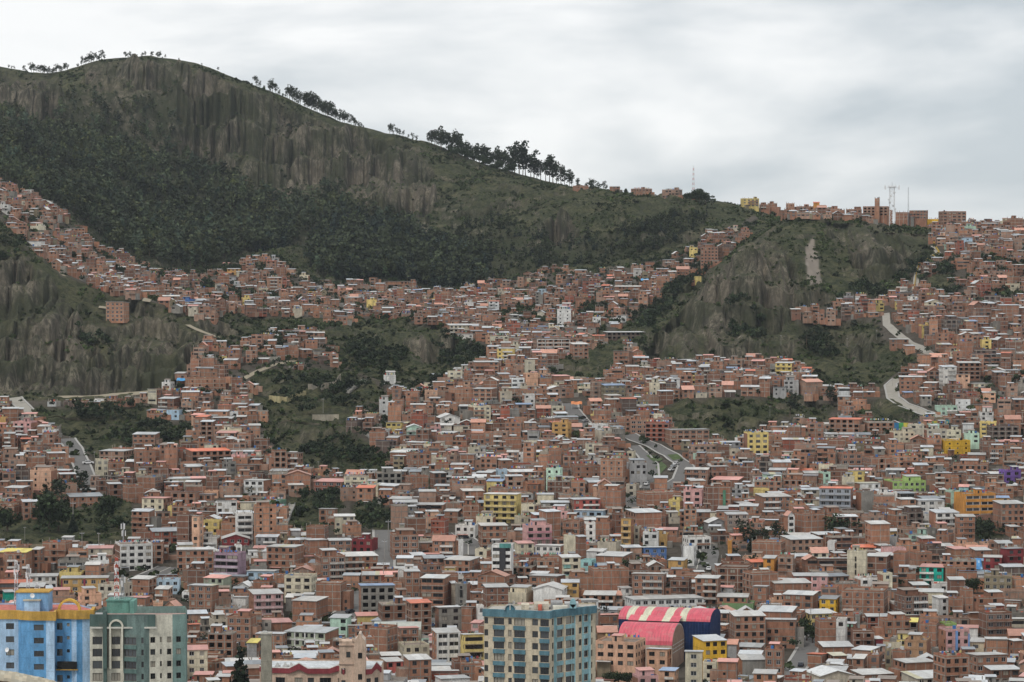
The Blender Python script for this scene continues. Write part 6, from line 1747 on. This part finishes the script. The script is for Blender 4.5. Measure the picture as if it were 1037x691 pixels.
wall_thing('mural_wall', 'long wall painted in bright blocks beside the road on the slope', [(901, 436), (930, 437), (962, 433)], 4.0, (0, 0, 0), painted=PAINT)
wall_thing('mural_wall', 'low white wall with yellow and red painted patches on the cliff-foot road', [(66, 409), (95, 410), (120, 409)], 2.2, (0, 0, 0), painted=[(.6, .6, .56), (.6, .42, .08), (.6, .6, .56), (.35, .2, .14), (.5, .4, .1)])
wall_thing('retaining_wall', 'pale retaining wall below the track on the central green spur', [(312, 395), (340, 392), (345, 384)], 3.0, (.34, .30, .24))
wall_thing('retaining_wall', 'beige retaining wall across the gully above the small white huts', [(316, 425), (343, 425)], 2.5, (.36, .32, .25))
wall_thing('retaining_wall', 'brick retaining wall under the long orange building', [(970, 530), (1008, 528)], 3.0, (.29, .16, .12))
wall_thing('retaining_wall', 'long yellow-grey curving wall beneath brick houses on the ridge behind the gully', [(272, 405), (290, 408), (310, 401)], 2.5, (.42, .36, .2))
wall_thing('yard_wall', 'grey plaster wall round the rough ground by the central spur road', [(262, 366), (285, 365), (303, 361)], 2.2, (.4, .38, .32))
wall_thing('street_wall', 'purple-pink stepped wall climbing the street beside the ochre apartment house', [(78, 612), (88, 606), (98, 600)], 2.6, (.33, .14, .19))
# yellow railing stairway down the edge of the plateau
wall_thing('stair_parapet', 'yellow painted stair wall winding down the plateau edge above the houses', [(943, 240), (946, 250), (951, 257), (938, 265), (930, 271), (927, 283), (925, 297)], 1.6, (.62, .42, .07), cat='stairs')
def stairway(label, p0, p1, w_):
    x0, y0, z0 = find(*p0); x1, y1, z1 = find(*p1); g = empty('stairway', (x0, y0, z0)); tag(g, label, 'stairs'); L = math.hypot(x1 - x0, y1 - y0); n = int(L / .8); mb = MB(); ex = ((x1 - x0) / L, (y1 - y0) / L); px = (-ex[1], ex[0])
    for k in range(n):
        a, b = L * k / n, L * (k + 1) / n; z = float(zfun(x0 + ex[0] * b, y0 + ex[1] * b)) - z0 + .5; q = []
        for s, o in ((a, -1), (b, -1), (b, 1), (a, 1)): q.append((ex[0] * s + px[0] * o * w_ / 2, ex[1] * s + px[1] * o * w_ / 2))
        mb.quad([(*p, z) for p in q], (.42, .40, .36))
        for i in range(4): j = (i + 1) % 4; mb.quad([(*q[i], z - 1.2), (*q[j], z - 1.2), (*q[j], z), (*q[i], z)], (.30, .28, .25))
    mb.build('steps', HM, g); rb = MB()
    for o in (-1, 1):
        for k in range(0, n, 3):
            s = L * k / n; z = float(zfun(x0 + ex[0] * s, y0 + ex[1] * s)) - z0 + .3; c = (ex[0] * s + px[0] * o * w_ / 2, ex[1] * s + px[1] * o * w_ / 2); rb.bar((*c, z), (*c, z + 1.3), .05)
            if k + 3 < n: s2 = L * (k + 3) / n; z2 = float(zfun(x0 + ex[0] * s2, y0 + ex[1] * s2)) - z0 + .3; c2 = (ex[0] * s2 + px[0] * o * w_ / 2, ex[1] * s2 + px[1] * o * w_ / 2); rb.bar((*c, z + 1.3), (*c2, z2 + 1.3), .05)
    rb.build('handrail', [M['galv']], g)
stairway('steep concrete stairway beside the white terraced villa', (945, 556), (938, 530), 3.2)
stairway('long concrete stairway down the green slope between gully and brick houses', (388, 456), (370, 440), 2.2)
stairway('narrow stairway climbing to the houses on the central green spur', (352, 398), (371, 386), 2.0)
stairway('steps on the bank below the dark-roofed brick group near the tall orange tower', (285, 540), (296, 512), 2.4)
x_, d, z = find(988, 566, 6); g = empty('tarpaulin_shed', (x_, d, z)); tag(g, 'bright blue tarpaulin draped over a shed beside the turquoise house', 'shed'); w_ = 15 * d / F / 2
mb = MB(); nn = 8
for i in range(nn):
    for j in range(5):
        f = lambda a, b: (-w_ + 2 * w_ * a / nn, -2.2 + .9 * b + .25 * math.sin(a * 2.1 + b), 1.6 + b * .85 + .15 * math.sin(a * 1.7 + b * 2))
        mb.quad([f(i, j), f(i + 1, j), f(i + 1, j + 1), f(i, j + 1)], (.08, .30, .62) if (i * 3 + j) % 7 else (.3, .5, .7))
mb.build('tarpaulin', [M['sheet']], g); mb = MB(); mb.box(-w_ + .3, w_ - .3, -1.9, 2.5, -3, 1.5, (.3, .2, .14), 0, '-z'); mb.build('wall', HM, g)
for (u0, v0, lb, c) in ((584, 409, 'orange tarpaulin roof over a market stall by the avenue bend', (.6, .2, .06)), (653, 284, 'bright blue tarpaulin on the hillside houses under the spur', (.08, .33, .62)), (475, 457, 'blue and white tarpaulin over a yard among brick houses', (.12, .4, .65)), (184, 385, 'blue tarpaulin by the brick houses on the left ridge road', (.08, .33, .62))):
    x_, d, z = find(u0, v0, 3.2); g = empty('awning_stall', (x_, d, z)); tag(g, lb, 'stall'); mb = MB()
    for i in range(5):
        f = lambda a, b: (-3 + 1.2 * a, -1.6 + b * 1.6, 2.8 + .7 * b + .2 * math.sin(a * 1.9)); 
        for j in range(2): mb.quad([f(i, j), f(i + 1, j), f(i + 1, j + 1), f(i, j + 1)], jitter(c, .1))
    mb.build('tarpaulin', [M['sheet']], g); mb = MB()
    for a in (-2.8, 2.8):
        for b in (-1.4, 1.4): mb.bar((a, b, -1.5), (a, b, 3 + b * .4), .07)
    mb.build('frame', [M['galv']], g)
# near parapet of the viewpoint
g = empty('viewpoint_parapet', (0, 0, 0)); tag(g, 'rounded weathered stone parapet close by at the lower corner of the view', 'parapet'); mb = MB(); mo = MB(); dd = 30.0; prev = None
EDGE = [(-60, 672), (-20, 677), (0, 679), (15, 681), (30, 684), (45, 687.5), (58, 691.5), (75, 698), (100, 712)]
rows = []
for i in range(33):
    q = i / 32 * (len(EDGE) - 1); k = min(int(q), len(EDGE) - 2); t = q - k; u0 = EDGE[k][0] * (1 - t) + EDGE[k + 1][0] * t; v0 = EDGE[k][1] * (1 - t) + EDGE[k + 1][1] * t
    zt = z_of(v0, dd) + random.uniform(-.004, .004); xx = X(u0, dd); rr = .09; sec = []
    for j in range(9): a = math.pi * j / 8; sec.append((xx, dd - math.cos(a) * rr * 1.3, zt - rr + math.sin(a) * rr * (1 + random.uniform(-.04, .04))))
    rows.append([(xx, dd - rr * 1.3, zt - rr - .02)] + sec)
for a, b in zip(rows[:-1], rows[1:]):
    for j in range(1, 9): mb.quad([a[j], b[j], b[j + 1], a[j + 1]], jitter((.42, .38, .30), .12))
    mo.quad([(a[0][0], a[0][1], a[0][2] - 6.5), (b[0][0], b[0][1], b[0][2] - 6.5), b[0], a[0]], jitter((.30, .14, .05), .1))
    mo.quad([(b[0][0], b[0][1] + .2, b[0][2] - 6.5), (a[0][0], a[0][1] + .2, a[0][2] - 6.5), (a[0][0], a[0][1] + .2, a[0][2]), (b[0][0], b[0][1] + .2, b[0][2])], (.3, .2, .1))
mb.build('coping', HM, g); mo.build('wall', HM, g)

# ------------------------------------------------------------------ air, sky, light, camera
mb = MB(); mb.box(-4200, 4200, -60, 14400, -260, 330); hz = mb.build('haze', []); tag(hz, kind='stuff')
m = bpy.data.materials.new('haze_air'); n = nt(m); o = N(n, 'ShaderNodeOutputMaterial'); v = N(n, 'ShaderNodeVolumePrincipled'); v.inputs['Color'].default_value = (.80, .88, .97, 1); v.inputs['Density'].default_value = 2.0e-5; v.inputs['Anisotropy'].default_value = .1
n.links.new(v.outputs[0], o.inputs['Volume']); hz.data.materials.append(m); m.volume_intersection_method = 'FAST' if hasattr(m, 'volume_intersection_method') else None
SUN_EL, SUN_AZ = math.radians(58), math.radians(215)
wd = bpy.data.worlds.new('World'); scene.world = wd; n = nt(wd)
o = N(n, 'ShaderNodeOutputWorld'); bg = N(n, 'ShaderNodeBackground'); n.links.new(bg.outputs[0], o.inputs[0])
sky = N(n, 'ShaderNodeTexSky', sky_type='NISHITA'); sky.sun_disc = False; sky.sun_elevation = SUN_EL; sky.sun_rotation = SUN_AZ; sky.altitude = 3600
bg.inputs['Strength'].default_value = .1
# overcast deck: cloud brightness over the direction of view, streaked along the horizon
tc = N(n, 'ShaderNodeTexCoord'); mp = N(n, 'ShaderNodeMapping'); n.links.new(tc.outputs['Generated'], mp.inputs[0]); mp.inputs['Scale'].default_value = (1, 1, 3.2); mp.inputs['Location'].default_value = (SKX, 1.7, .6)
c1 = noise(n, 6.5, 5, .5, mp.outputs[0], .25); c2 = noise(n, 22., 5, .55, mp.outputs[0])
a = maprange(n, c1, .40, .60, 0, 1); b = maprange(n, c2, .3, .7, -.10, .10); s = N(n, 'ShaderNodeMath', operation='ADD'); s.use_clamp = True; n.links.new(a, s.inputs[0]); n.links.new(b, s.inputs[1])
deck = mixc(n, s.outputs[0], (5.1, 5.5, 5.75), (8.8, 8.8, 8.7))
full_ = mixc(n, .93, sky.outputs[0], deck); n.links.new(full_, bg.inputs['Color'])
sun = bpy.data.lights.new('sun', 'SUN'); sun.energy = 1.5; sun.angle = math.radians(12); sun.color = (1, .96, .9); so = bpy.data.objects.new('sun', sun); COL.objects.link(so)
sd = Vector((math.sin(SUN_AZ) * math.cos(SUN_EL), math.cos(SUN_AZ) * math.cos(SUN_EL), math.sin(SUN_EL))); so.rotation_euler = sd.to_track_quat('Z', 'Y').to_euler(); so.location = sd * 500
cam = bpy.data.cameras.new('camera'); co = bpy.data.objects.new('camera', cam); COL.objects.link(co); cam.sensor_width = 36; cam.lens = 36 * F / 1037; co.location = (0, 0, 0); co.rotation_euler = (math.pi / 2 - PITCH, 0, 0); cam.clip_start = .5; cam.clip_end = 30000
scene.camera = co
vs = scene.view_settings; vs.view_transform = 'Standard'; vs.look = 'None'; vs.exposure = .24; vs.gamma = 1; vs.use_curve_mapping = False
scene.cycles.max_bounces = 4; scene.cycles.volume_bounces = 0
print('objects', len(bpy.data.objects))
